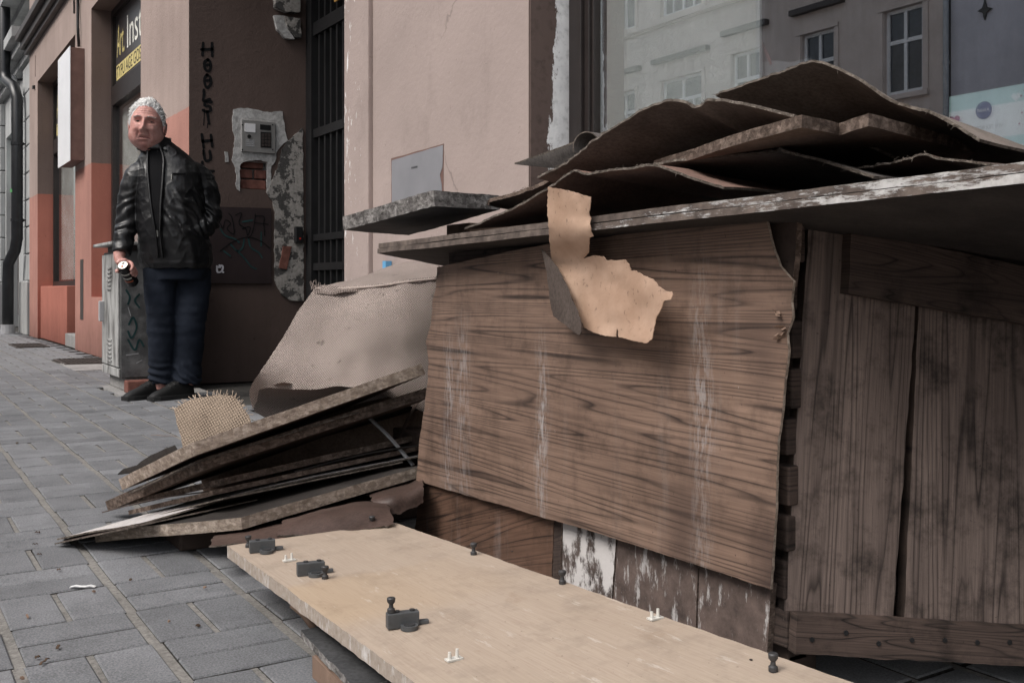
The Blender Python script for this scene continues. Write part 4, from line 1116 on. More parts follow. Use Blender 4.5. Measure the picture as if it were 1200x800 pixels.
arm_r = fine_tube([(lx(176), .02, 1.30), (lx(151), .02, 1.10), (lx(148), .0, .98), tuple(wr)], [.04, .042, .04, .029], 14, 24)
arm_l = fine_tube([(lx(212), .03, 1.30), (lx(238), .03, 1.12), (lx(236), -.01, 1.02), (lx(215), -.08, .96), (lx(206), -.09, .94)], [.04, .042, .042, .03, .03], 14, 30)
trunk = loft([ell_ring(a[1], a[2], a[0], a[3] - .05, a[4] - .045, 30, YAW) for a in tor[:-3]] )
legs = [fine_tube([(lx(186), .01, .80), (lx(184), -.005, .45), (lx(186), .01, .05)], [.08, .06, .04], 14, 20), fine_tube([(lx(222), .02, .80), (lx(221), .005, .45), (lx(214), -.01, .05)], [.08, .06, .04], 14, 20)]
neck = fine_tube([(-.02, .012, 1.38), (-.045, .0, 1.45), tuple(hd + (0.008, .02, -.05))], [.07, .062, .064], 18, 14)
body = fuse('body', [trunk, arm_r, arm_l, neck] + legs + hand, .0045, SK, man, None, 3)
# head, face forward = -y, then turned; deformed ball with brows, sockets, nose, lips, jowls
def g2(x, z, cx, cz, sx, sz): return math.exp(-((x - cx) / sx) ** 2 - ((z - cz) / sz) ** 2)
def head_surface(x, y, z):
    """unit ball direction -> head point (local, metres)"""
    X, Y, Z = .086 * x, .103 * y, .137 * z
    # jaw: heavy, a little narrower than the cheek bones
    if Z < -.02: k = min(1, (-.02 - Z) / .11); X *= 1 + .27 * math.sin(k * math.pi * .72); Y = Y * (1 - .12 * k * k) if Y < 0 else Y * (1 - .35 * k)
    if Z > .04: k = (Z - .04) / .10; X *= 1 - .05 * k
    if y < -.05:
        w = min(1, (-y - .05) / .35)
        d = 0
        d += .031 * g2(X, Z, 0, -.030, .0150, .019) + .020 * g2(X, Z, 0, -.002, .010, .026)
        for s in (-1, 1):
            d += .014 * g2(X, Z, s * .017, -.037, .009, .009)
            d -= .023 * g2(X, Z, s * .034, .012, .018, .0125)
            d += .013 * g2(X, Z, s * .034, .034, .024, .009)
            d += .010 * g2(X, Z, s * .046, -.026, .020, .018)
            d += .005 * g2(X, Z, s * .035, -.006, .014, .006)          # bag under the eye
            d -= .008 * g2(X, Z, s * (.026 + (-.045 - Z) * .35), -.055, .0045, .022)   # fold beside the mouth
            d += .006 * g2(X, Z, s * .045, -.088, .018, .022)
        d += .006 * g2(X, Z, 0, -.060, .022, .008) - .012 * g2(X, Z + .10 * X * X / .03, 0, -.073, .027, .0045) + .006 * g2(X, Z, 0, -.083, .020, .007)
        d -= .004 * g2(X, Z, 0, -.096, .022, .006) + -.009 * g2(X, Z, 0, -.114, .024, .016)
        d -= .0022 * math.sin(Z * 520) * g2(X, Z, 0, .066, .045, .016)
        d += .0015 * nz((X, Y, Z), 60, 3)
        Y -= d * w
    # soft double chin
    if Z < -.09 and Y < 0: Y *= 1.0
    return np.array((X, Y, Z))
def turn(p):
    x, y, z = p
    x, y = x * math.cos(HY) - y * math.sin(HY), x * math.sin(HY) + y * math.cos(HY)
    tl = R(3)
    x, z = x * math.cos(tl) + z * math.sin(tl), -x * math.sin(tl) + z * math.cos(tl)
    return hd + np.array((x, y, z)) * 1.05
n1, n2 = 110, 140
v = []; f = []
for i in range(n1 + 1):
    ph = math.pi * i / n1
    for j in range(n2):
        a = 2 * math.pi * j / n2
        v.append(turn(head_surface(math.sin(ph) * math.sin(a), -math.sin(ph) * math.cos(a), math.cos(ph))))
for i in range(n1):
    for j in range(n2): f.append((i * n2 + j, (i + 1) * n2 + j, (i + 1) * n2 + (j + 1) % n2, i * n2 + (j + 1) % n2))
# ears
def ear(s):
    P = []
    for q in np.linspace(0, 1, 16):
        a = R(-100) + q * R(330)
        P.append(turn((s * (.086 + .010 * math.sin(q * math.pi)), .012 + .020 * math.cos(a) , -.012 + .033 * math.sin(a))))
    a, b = tube_vf(P, [.0065] * 16, 8)
    c, d = tube_vf([turn((s * q, .014, -.012)) for q in (.070, .084, .090)], [.026, .022, .012], 12, True, [.018, .016, .008])
    return [(a, b), (c, d)]
vf = [(v, f)] + ear(-1) + ear(1)
v, f = raw(vf)
bm = bmesh.new(); bm.from_mesh(body.data)
nb0 = len(bm.verts)
vs = [bm.verts.new(tuple(p)) for p in v]
for q in f:
    try:
        fc = bm.faces.new([vs[i] for i in q]); fc.smooth = True
    except ValueError: pass
bm.to_mesh(body.data); bm.free(); body.data.update()
# eyes, lids, brows, lip line
for s in (-1, 1):
    c_ = head_surface(*(np.array((s * .034 / .083, -math.sqrt(max(0, 1 - (.034 / .083) ** 2 - (.012 / .137) ** 2)), .012 / .137))))
    P = [turn((c_[0] + s * q, c_[1] + .003, c_[2] - .002)) for q in (-.011, -.007, 0, .007, .011)]
    a, b = tube_vf(P, [.002, .0045, .006, .0045, .002], 10); e = mesh('eye', a, b, M['eye_white'], man, True, wc=False)
    a, b = tube_vf([turn((c_[0] - .001, c_[1] - .0015, c_[2] - .001)), turn((c_[0] - .001, c_[1] - .0045, c_[2] - .001))], [.0048, .003], 12); mesh('iris', a, b, M['eye_dark'], e, True, wc=False)
    P = [turn((c_[0] + s * q, c_[1] - .004 + abs(q) * .25, c_[2] + .0045 - abs(q) * .25)) for q in (-.013, -.008, 0, .008, .013)]
    a, b = tube_vf(P, [.002, .0035, .004, .0035, .002], 8); mesh('eyelid', a, b, SK, body, True, wc=False)
    a, b = tube_vf([q_ + np.array((0, -.0022, -.0042)) for q_ in P], [.0012, .0024, .003, .0024, .0012], 6); mesh('lash_line', a, b, M['eye_dark'], e, True, wc=False)
    br_ = MB()
    for k in range(40):
        q = s * random.uniform(.014, .054); zz = .036 - abs(q) * .08 + random.uniform(-.003, .003)
        yy_ = -math.sqrt(max(0, 1 - (q / .083) ** 2 - (zz / .137) ** 2)); p = head_surface(q / .083, yy_, zz / .137)
        br_.tube([turn(p + (0, .001, 0)), turn(p + (s * .006, -.003, .003 * random.random()))], [.0012, .0004], 4)
    b_ = br_.build('eyebrow', M['brow_grey']); b_.parent = man; b_['kind'] = 'stuff'
P = [turn(head_surface(q / .083, -math.sqrt(max(0, 1 - (q / .083) ** 2 - ((-.072 - q * q * 9) / .137) ** 2)), (-.072 - q * q * 9) / .137) + (0, -.001, 0)) for q in np.linspace(-.026, .026, 11)]
a, b = tube_vf(P, [.0012, .0022, .0026, .0028, .0028, .0028, .0028, .0028, .0026, .0022, .0012], 6); mesh('lips', a, b, M['lip'], body, True, wc=False)
# hair: short, swept back, white
def hairline(az):                      # az 0 = forehead, pi = nape
    return np.interp(abs(az), [0, .5, .95, 1.25, 1.5, 1.75, 2.2, 3.15], [.098, .094, .066, .020, -.015, .0, -.05, -.065])
hv, hf = [], []
m1, m2 = 46, 120
idx = {}
for i in range(m1 + 1):
    for j in range(m2):
        az = 2 * math.pi * j / m2; a_ = az if az <= math.pi else az - 2 * math.pi
        zmin = (hairline(a_) + .007 * nz((math.sin(az) * 3, math.cos(az) * 3, 0), 2.4, 5) + .004 * nz((math.sin(az) * 9, math.cos(az) * 9, 0), 2.4, 5)) / .137
        ph = math.acos(max(-1, min(1, 1 - (1 - zmin) * i / m1)))
        d_ = np.array((math.sin(ph) * math.sin(az), -math.sin(ph) * math.cos(az), math.cos(ph)))
        p = head_surface(*d_)
        th = (.004 + .002 * nz(d_, 3, 2) + .003 * nz((d_[0] * 12, d_[1] * 3, d_[2] * 3), 1.6, 4)) * min(1, (m1 - i) / 5 + .15)
        idx[i, j] = len(hv); hv.append(turn(p * (1 + th / .11)))
for i in range(m1):
    for j in range(m2): hf.append((idx[i, j], idx[i + 1, j], idx[i + 1, (j + 1) % m2], idx[i, (j + 1) % m2]))
hair = mesh('hair', hv, hf, M['hair_white'], man, True, wc=False)
hb = MB()
for k in range(2400):                    # short locks combed back from the brow, down and back at the sides
    i = int((m1 - 1) * random.random() ** .75) + 1; j = random.randrange(m2)
    p = np.array(hv[idx[min(i, m1), j]]); o_ = p - hd; n_ = o_ / np.linalg.norm(o_)
    top = max(0, n_[2])
    sw = np.array((.55 * n_[0] + random.uniform(-.35, .35), .9, .35 * top - .35 * (1 - top) + random.uniform(-.2, .2)))
    if n_[1] < -.5: sw = sw + np.array((0, -.25, .9))
    sw = sw - n_ * np.dot(sw, n_); sw /= np.linalg.norm(sw) + 1e-6
    L = random.uniform(.022, .040) * (1.0 if top > .5 else .7)
    lift = (.16 + .30 * max(0, nz(n_, 3.2, 3)) + .18 * random.random()) * (1.15 if n_[1] < -.2 else .8)
    P = [p - n_ * .003, p + n_ * L * lift * .7 + sw * L * .30, p + n_ * L * lift + sw * L * .65, p + n_ * L * lift * .85 + sw * L]
    r0 = random.uniform(.0012, .0026)
    v_, f_ = tube_vf(P, [r0 * .8, r0, r0 * .75, .0004], 5)
    hb.add(v_, f_, random.choice((0, 0, 0, 1, 1, 2)))
hs_ = hb.build('hair_strands', [M['hair_white'], M['hair_pale'], plain('hair_grey', (.58, .575, .565), .6, .3, var=.05, bump=0)], None, True); hs_.parent = hair; hs_['kind'] = 'stuff'
# -- the beer can in his hand
MW = root_mat(man)
def mw(p): return np.array(MW @ Vector(tuple(map(float, p))))
can = empty('drink_can', tuple(mw(can_b)), 0, 'black drink can with open pale lid in the old man\'s hand', 'can')
T0, B0 = mw(can_t), mw(can_b); A_ = T0 - B0; Lc = np.linalg.norm(A_); A_ /= Lc
plain('can_black', (.015, .013, .013), .25, .5, metallic=.3, bump=0); plain('can_lid', (.62, .58, .48), .3, .5, metallic=.4, bump=0); plain('can_print', (.5, .47, .42), .4, .4, bump=0); plain('can_red', (.35, .08, .03), .4, .4, bump=0)
a, b = tube_vf([B0 + A_ * q for q in (0, .006, .012, Lc - .016, Lc - .004, Lc)], [.024, .027, .033, .033, .027, .0265], 28); mesh('can_body', a, b, M['can_black'], can, True)
sharp([o for o in can.children][0])
a, b = tube_vf([T0, T0 + A_ * .0015], [.0255, .0255], 28); lid = mesh('lid', a, b, M['can_lid'], can)
sx2 = np.cross(A_, (0, 0, 1)); sx2 /= np.linalg.norm(sx2); sy2 = np.cross(A_, sx2)
a, b = tube_vf([T0 + A_ * .0016 - sy2 * .012, T0 + A_ * .0024 - sy2 * .012], [.008, .008], 14); mesh('opening', a, b, M['can_black'], lid)
a, b = tube_vf([T0 + A_ * .003 + sy2 * .010, T0 + A_ * .004 + sy2 * .010], [.007, .007], 12); mesh('pull_tab', a, b, M['can_red'], lid)
for k, (s, mt) in enumerate(((.05, 'can_print'), (.085, 'can_print'), (.11, 'can_red'))):
    P = [T0 - A_ * s + (sx2 * math.cos(q) + sy2 * math.sin(q)) * .0334 for q in np.linspace(R(40), R(140), 10)]
    mbq = MB()
    for i in range(9): mbq.quad(P[i] + A_ * .005, P[i + 1] + A_ * .005, P[i + 1] - A_ * .005, P[i] - A_ * .005)
    mbq.build('printed_band', M[mt], can)
# ================================================================== THE HEAP
# ---- materials of the heap
def wood(name, dark, light, lines, scale=(1, 9), freq=26, uvk='UV', rough=.6, spec=.3, dirt=.4, stain=0.0, bump=.25, seed=0.0, thin=.14, fn=.45, seam=0):
    """printed or sawn grain along U: contour lines of a stretched noise"""
    t = NT(name, rough, spec)
    v = t.co(uvk, (scale[0], scale[1], 1), loc=(seed, seed * .7, 0))
    if seam:
        x_, y_, _z = t.sep(t.co(uvk)); sec = t.math('FLOOR', t.math('MULTIPLY', x_, seam))
        v = t.comb(t.math('ADD', t.math('MULTIPLY', x_, scale[0]), t.math('MULTIPLY', sec, .31)), t.math('ADD', t.math('MULTIPLY', y_, scale[1]), t.math('MULTIPLY', sec, .11)), 0.0)
    n = t.noise(v, 1.6, 1.5, .45, .1)
    g = t.math('FRACT', t.math('MULTIPLY', n, freq))
    ln = t.ramp(g, [(0, 1), (thin, .15), (.6, 0), (.93, .35), (1, 1)])
    fine = t.noise(t.co(uvk, (9, 260, 1), loc=(seed, 0, 0)), 1, 3, .6)
    tone = t.noise(t.co(uvk, (1.2, 7, 1), loc=(0, seed, 0)), 1.2, 4, .6)
    base = t.mix(t.ramp(tone, [(.3, 0), (.7, 1)]), dark, light)
    base = t.mix(t.math('MULTIPLY', t.ramp(fine, [(.35, 1), (.6, 0)]), fn), base, tuple(q * .55 for q in dark))
    brk_ = t.ramp(t.noise(t.co(uvk, (3, 20, 1)), 1.5, 3), [(.3, .45), (.55, 1)])
    c = t.mix(t.math('MULTIPLY', t.math('MULTIPLY', ln, brk_), 1.0), base, lines)
    if stain:
        sv_ = t.noise(t.co(uvk, (7.5, .55, 1), loc=(seed + .37, .2, 0)), 1.5, 5, .65)
        sp = t.noise(t.co(uvk, (30, 8, 1)), 1.6, 5, .7)
        m_ = t.math('MULTIPLY', t.ramp(sv_, [(.56, 0), (.70, 1)]), t.ramp(sp, [(.35, .15), (.7, 1)]))
        c = t.mix(t.math('MULTIPLY', m_, stain), c, (.42, .41, .41))
        dk = t.ramp(t.noise(t.co(uvk, (5, 1.1, 1), loc=(2.1, .4, 0)), 1.3, 5, .65), [(.30, .72), (.45, 1)])
        c = t.mix(1, c, dk, 'MULTIPLY')
    wv = t.co('World')
    c = t.mix(1, c, t.ramp(t.noise(wv, 13, 6, .7), [(.3, 1 - dirt), (.5, 1)]), 'MULTIPLY')
    c = t.mix(1, c, t.ramp(t.noise(wv, 110, 3, .7), [(.26, .45), (.33, 1)]), 'MULTIPLY')
    t.color(c); t.bump(t.math('ADD', fine, t.math('MULTIPLY', ln, -.4)), bump, .0012); t.bump(t.noise(wv, 22, 5), bump, .003)
    return t.m
wood('veneer', (.158, .103, .078), (.285, .192, .145), (.036, .025, .021), (.20, 8.0), 23, rough=.55, spec=.3, stain=.16, dirt=.36, thin=.20)
wood('veneer_low', (.10, .058, .04), (.19, .11, .075), (.025, .016, .013), (.4, 8), 15, rough=.55, stain=.25, dirt=.45, seed=3.3)
wood('plank_old', (.13, .098, .085), (.255, .197, .172), (.04, .03, .027), (.30, 10), 16, rough=.75, dirt=.72, bump=.9, seed=1.7, thin=.2)
wood('plank_dark', (.045, .032, .027), (.10, .07, .058), (.012, .009, .008), (1, 12), 16, rough=.8, dirt=.6, bump=.6, seed=5.1)
wood('wood_offcut', (.2, .13, .095), (.34, .24, .18), (.1, .06, .045), (1, 10), 14, rough=.8, dirt=.5, bump=.5)
wood('door_beige', (.40, .322, .255), (.445, .365, .295), (.365, .29, .23), (3.5, 70), 5, rough=.5, spec=.3, dirt=.22, bump=.12, seed=8.2, fn=.2)
# the tan patch, scuffs and chips of the door are wear of its lacquer
t = MATS['door_beige']; nt = t.node_tree
bsdf = nt.nodes['Principled BSDF']; src = bsdf.inputs['Base Color'].links[0].from_socket
class _W(NT):
    def __init__(s, m): s.m = m; s.n, s.l = m.node_tree.nodes, m.node_tree.links; s.b = s.n['Principled BSDF']; s.tc = s.n.new('ShaderNodeTexCoord')
w_ = _W(t)
uvx, uvy, _ = w_.sep(w_.co('UV'))
nn = w_.math('MULTIPLY', w_.math('SUBTRACT', w_.noise(w_.co('UV', (8, 8, 1)), 1, 5, .6), .5), .10)
patch = w_.math('MULTIPLY', w_.ramp(w_.math('ADD', uvx, nn), [(.33, 0), (.36, 1), (.55, 1), (.62, 0)]), w_.ramp(w_.math('ADD', uvy, nn), [(.05, 1), (.34, 0)]))
c = w_.mix(w_.math('MULTIPLY', patch, .35), src, (.44, .31, .18))
dk_ = w_.math('MULTIPLY', w_.ramp(w_.noise(w_.co('UV', (5, 7, 1), loc=(3, 1, 0)), 2.0, 7, .75), [(.33, 1), (.42, 0)]), .35)
c = w_.mix(dk_, c, (.27, .19, .13))
dk_ = w_.math('MULTIPLY', w_.math('LESS_THAN', w_.noise(w_.co('UV', (90, 90, 1)), 1.0, 3, .6), .26), .6)
c = w_.mix(dk_, c, (.12, .085, .06))
sc = w_.math('MULTIPLY', w_.ramp(w_.noise(w_.co('UV', (3, 16, 1)), 2.4, 6, .75), [(.60, 0), (.68, 1)]), .55)
w_.color(w_.mix(sc, c, (.62, .57, .52)))
# water runs, dark blotches and paint specks on the wood-look panel
w_ = _W(MATS['veneer']); src = w_.b.inputs['Base Color'].links[0].from_socket
uvx, uvy, _ = w_.sep(w_.co('UV'))
wob_ = w_.math('MULTIPLY', w_.math('SUBTRACT', w_.noise(w_.co('UV', (6, 4, 1)), 1.5, 4), .5), .05)
c = src
for u_, wd, st_, z0_, z1_ in ((-1.723, .014, .6, .2, .56), (-1.256, .016, .42, .2, .72), (-2.134, .016, .55, .25, .55), (-2.06, .024, .35, .3, .6)):
    g_ = w_.math('ABSOLUTE', w_.math('SUBTRACT', w_.math('ADD', uvx, wob_), u_))
    m_ = w_.math('MULTIPLY', w_.ramp(w_.math('DIVIDE', g_, wd * 2.2), [(.1, 1), (1, 0)]), w_.ramp(w_.noise(w_.co('UV', (70, 13, 1), loc=(u_, 0, 0)), 1.6, 6, .75), [(.46, 0), (.58, 1)]))
    m_ = w_.math('MULTIPLY', m_, w_.ramp(uvy, [(z0_, .6), ((z0_ + z1_) / 2, 1), (z1_, 0)]))
    c = w_.mix(w_.math('MULTIPLY', m_, st_), c, (.46, .455, .46))
for u_, v_, r_, st_ in ((-1.09, .20, .07, .75), (-1.31, .20, .05, .5), (-1.28, .27, .06, .35), (-1.12, .52, .05, .4), (-2.14, .30, .05, .4)):
    d_ = w_.math('SQRT', w_.math('ADD', w_.math('POWER', w_.math('SUBTRACT', w_.math('ADD', uvx, wob_), u_), 2), w_.math('POWER', w_.math('MULTIPLY', w_.math('SUBTRACT', uvy, v_), .5), 2)))
    c = w_.mix(w_.math('MULTIPLY', w_.ramp(w_.math('DIVIDE', d_, r_), [(.1, 1), (1, 0)]), st_), c, (.045, .03, .027))
sp_ = w_.math('GREATER_THAN', w_.noise(w_.co('UV', (60, 40, 1)), 1.4, 4, .6), .74)
c = w_.mix(w_.math('MULTIPLY', sp_, .5), c, (.45, .43, .42))
w_.color(c)
def board_edge(name, lo, hi, fleck, scale=90):
    t = NT(name, .92, .12); v = t.co('World')
    c = t.ramp(t.vor(v, scale, out='Color'), [(.2, lo), (.8, hi)])
    c = t.mix(t.ramp(t.noise(t.co('World', (1, 1, 2.5)), 34, 7, .8), [(.36, 1), (.62, 0)]), c, fleck)
    t.color(c); t.bump(t.noise(v, 150, 4, .8), .9, .004)
    return t.m
board_edge('chip_edge', (.33, .265, .21), (.54, .45, .38), (.16, .12, .098))
board_edge('chip_edge_dark', (.13, .095, .078), (.28, .215, .178), (.055, .04, .032))
board_edge('chip_edge_pale', (.32, .26, .21), (.52, .44, .37), (.16, .125, .10))
board_edge('fibre_edge', (.12, .10, .085), (.25, .215, .185), (.06, .05, .042), 160)
board_edge('slab_edge', (.16, .15, .145), (.42, .40, .385), (.05, .045, .042), 60)
t = NT('door_edge', .8, .25); v = t.co('World')
t.color(t.mix(t.ramp(t.noise(t.co('World', (10, 10, 3)), 6, 6, .75), [(.52, 0), (.66, 1)]), t.ramp(t.noise(v, 80, 4), [(.3, (.30, .245, .2)), (.7, (.42, .36, .31))]), (.62, .59, .57))); t.bump(t.noise(v, 120, 5, .7), .7, .003)
t = NT('worn_white_edge', .7, .3); v = t.co('World')
n = t.noise(t.co('World', (3, .55, 3.2)), 19, 8, .8); yv = t.sep(v)[1]
m_ = t.ramp(t.math('ADD', n, t.math('MULTIPLY', t.math('SUBTRACT', yv, .8), -.17)), [(.47, 0), (.53, 1)])
t.color(t.mix(m_, t.ramp(t.noise(v, 40, 5), [(.3, (.06, .046, .04)), (.7, (.17, .135, .115))]), t.ramp(t.noise(v, 60, 4), [(.3, (.34, .325, .315)), (.6, (.52, .51, .50))]))); t.bump(t.math('ADD', m_, t.noise(v, 90, 5)), .5, .003)
def fibre(name, lo, hi, rough=.85):
    t = NT(name, rough, .2); v = t.co('World')
    c = t.ramp(t.noise(v, 7, 6, .65), [(.3, lo), (.7, hi)])
    c = t.mix(1, c, t.ramp(t.noise(v, 140, 3, .7), [(.3, .7), (.6, 1.1)]), 'MULTIPLY')
    t.color(c); t.bump(t.noise(v, 40, 5, .7), .35, .003); return t.m
fibre('hardboard', (.08, .064, .055), (.17, .142, .124))
fibre('hardboard_red', (.13, .08, .064), (.24, .155, .127))
fibre('hardboard_grey', (.075, .066, .062), (.16, .143, .134))
fibre('board_brown', (.11, .077, .06), (.21, .15, .12))
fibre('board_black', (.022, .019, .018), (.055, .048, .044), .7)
fibre('slab_dark', (.04, .04, .042), (.09, .09, .092))
fibre('ply_white', (.46, .43, .42), (.62, .59, .57))
fibre('slate_plate', (.03, .031, .033), (.075, .075, .077))
fibre('bark_veneer', (.045, .03, .025), (.095, .063, .053), .42)
fibre('cardboard_back', (.06, .046, .04), (.12, .095, .082))
t = NT('paper_tan', .8, .2); v = t.co('World')
t.color(t.mix(1, t.ramp(t.noise(v, 12, 6, .6), [(.3, (.36, .235, .165)), (.7, (.48, .335, .25))]), t.ramp(t.noise(v, 90, 4), [(.28, .6), (.38, 1)]), 'MULTIPLY')); t.bump(t.noise(v, 28, 5), .5, .004)
def weave(name, c0, c1, per, dk=.8):
    t = NT(name, .95, .1); uv_ = t.co('UV', (1, 1, 1)); x, y, _ = t.sep(uv_)
    wn_ = t.math('MULTIPLY', t.noise(t.co('UV'), 30, 3), .006)
    k = 2 * math.pi / per
    a_ = t.math('SINE', t.math('MULTIPLY', t.math('ADD', x, wn_), k)); b_ = t.math('SINE', t.math('MULTIPLY', t.math('ADD', y, wn_), k))
    h = t.math('MULTIPLY', a_, b_)
    v = t.co('World')
    c = t.mix(t.ramp(h, [(0, 0), (.8, 1)]), tuple(q * dk for q in c0), c1)
    c = t.mix(t.math('MULTIPLY', t.ramp(t.noise(v, 19, 6, .72), [(.30, 1), (.38, 0)]), .85), c, tuple(q * .35 for q in c0))
    c = t.mix(1, c, t.ramp(t.noise(v, 4, 4), [(.3, .8), (.7, 1.08)]), 'MULTIPLY')
    t.color(c); t.bump(h, .8, .003); t.bump(t.noise(v, 200, 3), .4, .002); return t.m
weave('burlap', (.40, .333, .30), (.45, .38, .345), .0078, .74)
weave('burlap_mat', (.30, .235, .18), (.40, .32, .25), .0115, .75)
t = NT('plank_white', .8, .25); v = t.co('World')
m_ = t.ramp(t.noise(t.co('World', (2, 2, 1)), 13, 7, .72), [(.44, 0), (.52, 1)])
t.color(t.mix(m_, t.ramp(t.noise(v, 30, 5), [(.3, (.05, .038, .033)), (.7, (.13, .10, .088))]), (.60, .57, .555))); t.bump(t.math('ADD', m_, t.noise(v, 70, 4)), .5, .003)
t = NT('plank_speckled', .8, .25); v = t.co('World')
m_ = t.ramp(t.noise(t.co('World', (3, 3, .8)), 16, 7, .75), [(.55, 0), (.62, 1)])
t.color(t.mix(m_, t.ramp(t.noise(v, 22, 6, .7), [(.3, (.06, .045, .04)), (.7, (.17, .125, .108))]), (.42, .40, .39))); t.bump(t.noise(v, 50, 5), .5, .003)
plain('fitting_grey', (.085, .09, .095), .5, .45, metallic=.25, var=.2, scale=40)
plain('peg_dark', (.05, .05, .052), .5, .45, metallic=.3, var=.2, scale=60)
plain('pin_white', (.62, .61, .57), .4, .4, var=.05)
plain('paper_white', (.7, .7, .7), .8, .2)
plain('litter_brown', (.08, .055, .04), .9, .1, var=.4)

# ---------------- crate: slatted front, planked end, wood-look panel nailed on
cr = empty('crate', (1.4, 1.7, 0), 0, 'big wooden crate box of old planks with a wood-look panel nailed to its front', 'crate')
XP = 1.165
def bul(px, py): return .012 * math.sin((px - 490) / 415 * math.pi) + .006 * nz((px * .01, py * .012, 0)) + .012 * max(0, (330 - py) / 90) * (px > 600) * (px - 600) / 300 + .008 * max(0, (px - 860) / 60)
pan = [(512, 313), (600, 294), (640, 286), (720, 276), (800, 264), (893, 247), (899, 262), (906, 290), (914, 312), (930, 330), (927, 352), (929, 372), (922, 390), (924, 410), (919, 450), (917, 480), (911, 520), (909, 600), (906, 640), (903, 690),
       (878, 682), (830, 666), (780, 650), (700, 624), (640, 607), (600, 595), (540, 578), (488, 563), (491, 520), (497, 480), (501, 445), (502, 425), (499, 400), (505, 380), (507, 352), (511, 335)]
poly_sheet('front_panel', pan, lambda px, py: wx(px, py, XP - bul(px, py)), (.005, 0, 0), [M['veneer'], M['chip_edge_pale']], cr, step=16, edge_step=5, rag=.7,
           uvf=lambda p, t: (-t[1], t[2] + .16 * t[1] * 0))
# torn nail wound at the right border
wnd = MB()
for k in range(9):
    c_ = wx(912 + random.uniform(-8, 8), 378 + random.uniform(-16, 22), XP - .012); a = random.uniform(0, 6.28); d_ = np.array((-.004, math.cos(a) * .010, math.sin(a) * .010)); s_ = np.array((-.002, -math.sin(a) * .0025, math.cos(a) * .0025))
    wnd.add([c_ - d_, c_ + s_, c_ + d_, c_ - s_ + (.002, 0, 0)], [(0, 1, 2), (0, 2, 3)])
wo = wnd.build('splinters', M['wood_offcut'], cr); wo['kind'] = 'stuff'
# horizontal slats of the front, their sawn ends show beside the panel
zz = .075; k = 0
while zz < .70:
    h = .058 + random.uniform(-.004, .004); e = random.uniform(-.012, .012)
    o = mesh('slat', boxv(1.192, 1.214, 1.094 + e, 2.19, zz, zz + h), BOXF, [M['plank_dark']], cr, uv=[(v_[1], v_[2]) for v_ in boxv(1.192, 1.214, 1.085, 2.33, zz, zz + h)])
    bevel(o, .003); zz += h + .016
bevel(MB().box(1.216, 1.262, 1.12, 1.17, .04, .715).build('corner_post', M['plank_dark'], cr), .004)
bevel(MB().box(1.216, 1.262, 2.12, 2.17, .04, .695).build('corner_post', M['plank_dark'], cr), .004)
# upright scrap behind the panel's top corner
pq = lambda px, py: wx(px, py, 1.178)
poly_sheet('corner_scrap', [(893, 246), (908, 246), (934, 258), (932, 300), (928, 336), (908, 330), (898, 300)], pq, (.012, 0, 0), [M['plank_dark'], M['chip_edge_dark']], cr, step=14, edge_step=4, rag=.8)
# planked end of the crate
Q = [at(948, 262, 1.585), at(1215, 318, 1.70), at(1215, 778, 1.61), at(922, 762, 1.57)]       # tl tr br bl
def endp(s, t, off=0.0):
    p = Q[0] * (1 - s) * (1 - t) + Q[1] * s * (1 - t) + Q[2] * s * t + Q[3] * (1 - s) * t
    n_ = np.cross(Q[1] - Q[0], Q[3] - Q[0]); n_ /= np.linalg.norm(n_)
    if np.dot(n_, O - p) < 0: n_ = -n_
    return p + n_ * off
LW, LH = np.linalg.norm(Q[1] - Q[0]), np.linalg.norm(Q[3] - Q[0])
def end_piece(name, s0, s1, t0, t1, off, th, mat, seed=0., vert=True, lean=0.0, rag=.0018):
    o1 = [(s0 * LW, t0 * LH), (s1 * LW, t0 * LH), ((s1 - lean) * LW, t1 * LH), ((s0 - lean * .3) * LW, t1 * LH)]
    n_ = endp(.5, .5, 1) - endp(.5, .5, 0)
    return poly_sheet(name, o1, lambda a, b: endp(a / LW, b / LH, off + .0015 * nz((a * 9, b * 9, seed))), -n_ * th, [M[mat], M['plank_dark']], cr, step=.03, edge_step=.014, rag=rag, seed=seed,
                      uvf=(lambda p, t: (p[1] + seed, p[0])) if vert else (lambda p, t: (p[0] + seed, p[1])))
end_piece('plank', .0, .47, .0, .93, .0, .02, 'plank_old', 1.3, lean=.06)
end_piece('plank', .485, 1.02, .05, .93, -.006, .02, 'plank_old', 4.9, lean=.055)
end_piece('plank', 1.03, 1.6, .05, .93, -.003, .02, 'plank_old', 7.7, lean=.05)
end_piece('top_rail', .14, 1.7, .0, .15, .024, .023, 'plank_dark', 2.2, False)
end_piece('bottom_rail', .0, 1.7, .905, .995, .024, .023, 'plank_dark', 6.2, False)
for k in range(7):
    p = endp(.06 + k * .13, .95 + .012 * random.uniform(-1, 1), .0245); n_ = endp(.5, .5, 1) - endp(.5, .5, 0); MB().tube([p, p + n_ * .0015], .004, 8).build('nail_head', M['iron_black'], cr)
# hidden sides, floor
MB().box(1.27, 1.70, 2.17, 2.19, .05, .67).box(1.69, 1.71, 1.2, 2.17, .05, .64).box(1.27, 1.69, 1.2, 2.17, .05, .07).build('back_boards', M['plank_dark'], cr)
for (x0, y0) in ((1.22, 1.12), (1.22, 2.11), (1.62, 2.11), (1.62, 1.25)): MB().box(x0, x0 + .06, y0, y0 + .06, 0, .05).build('foot', M['plank_dark'], cr)
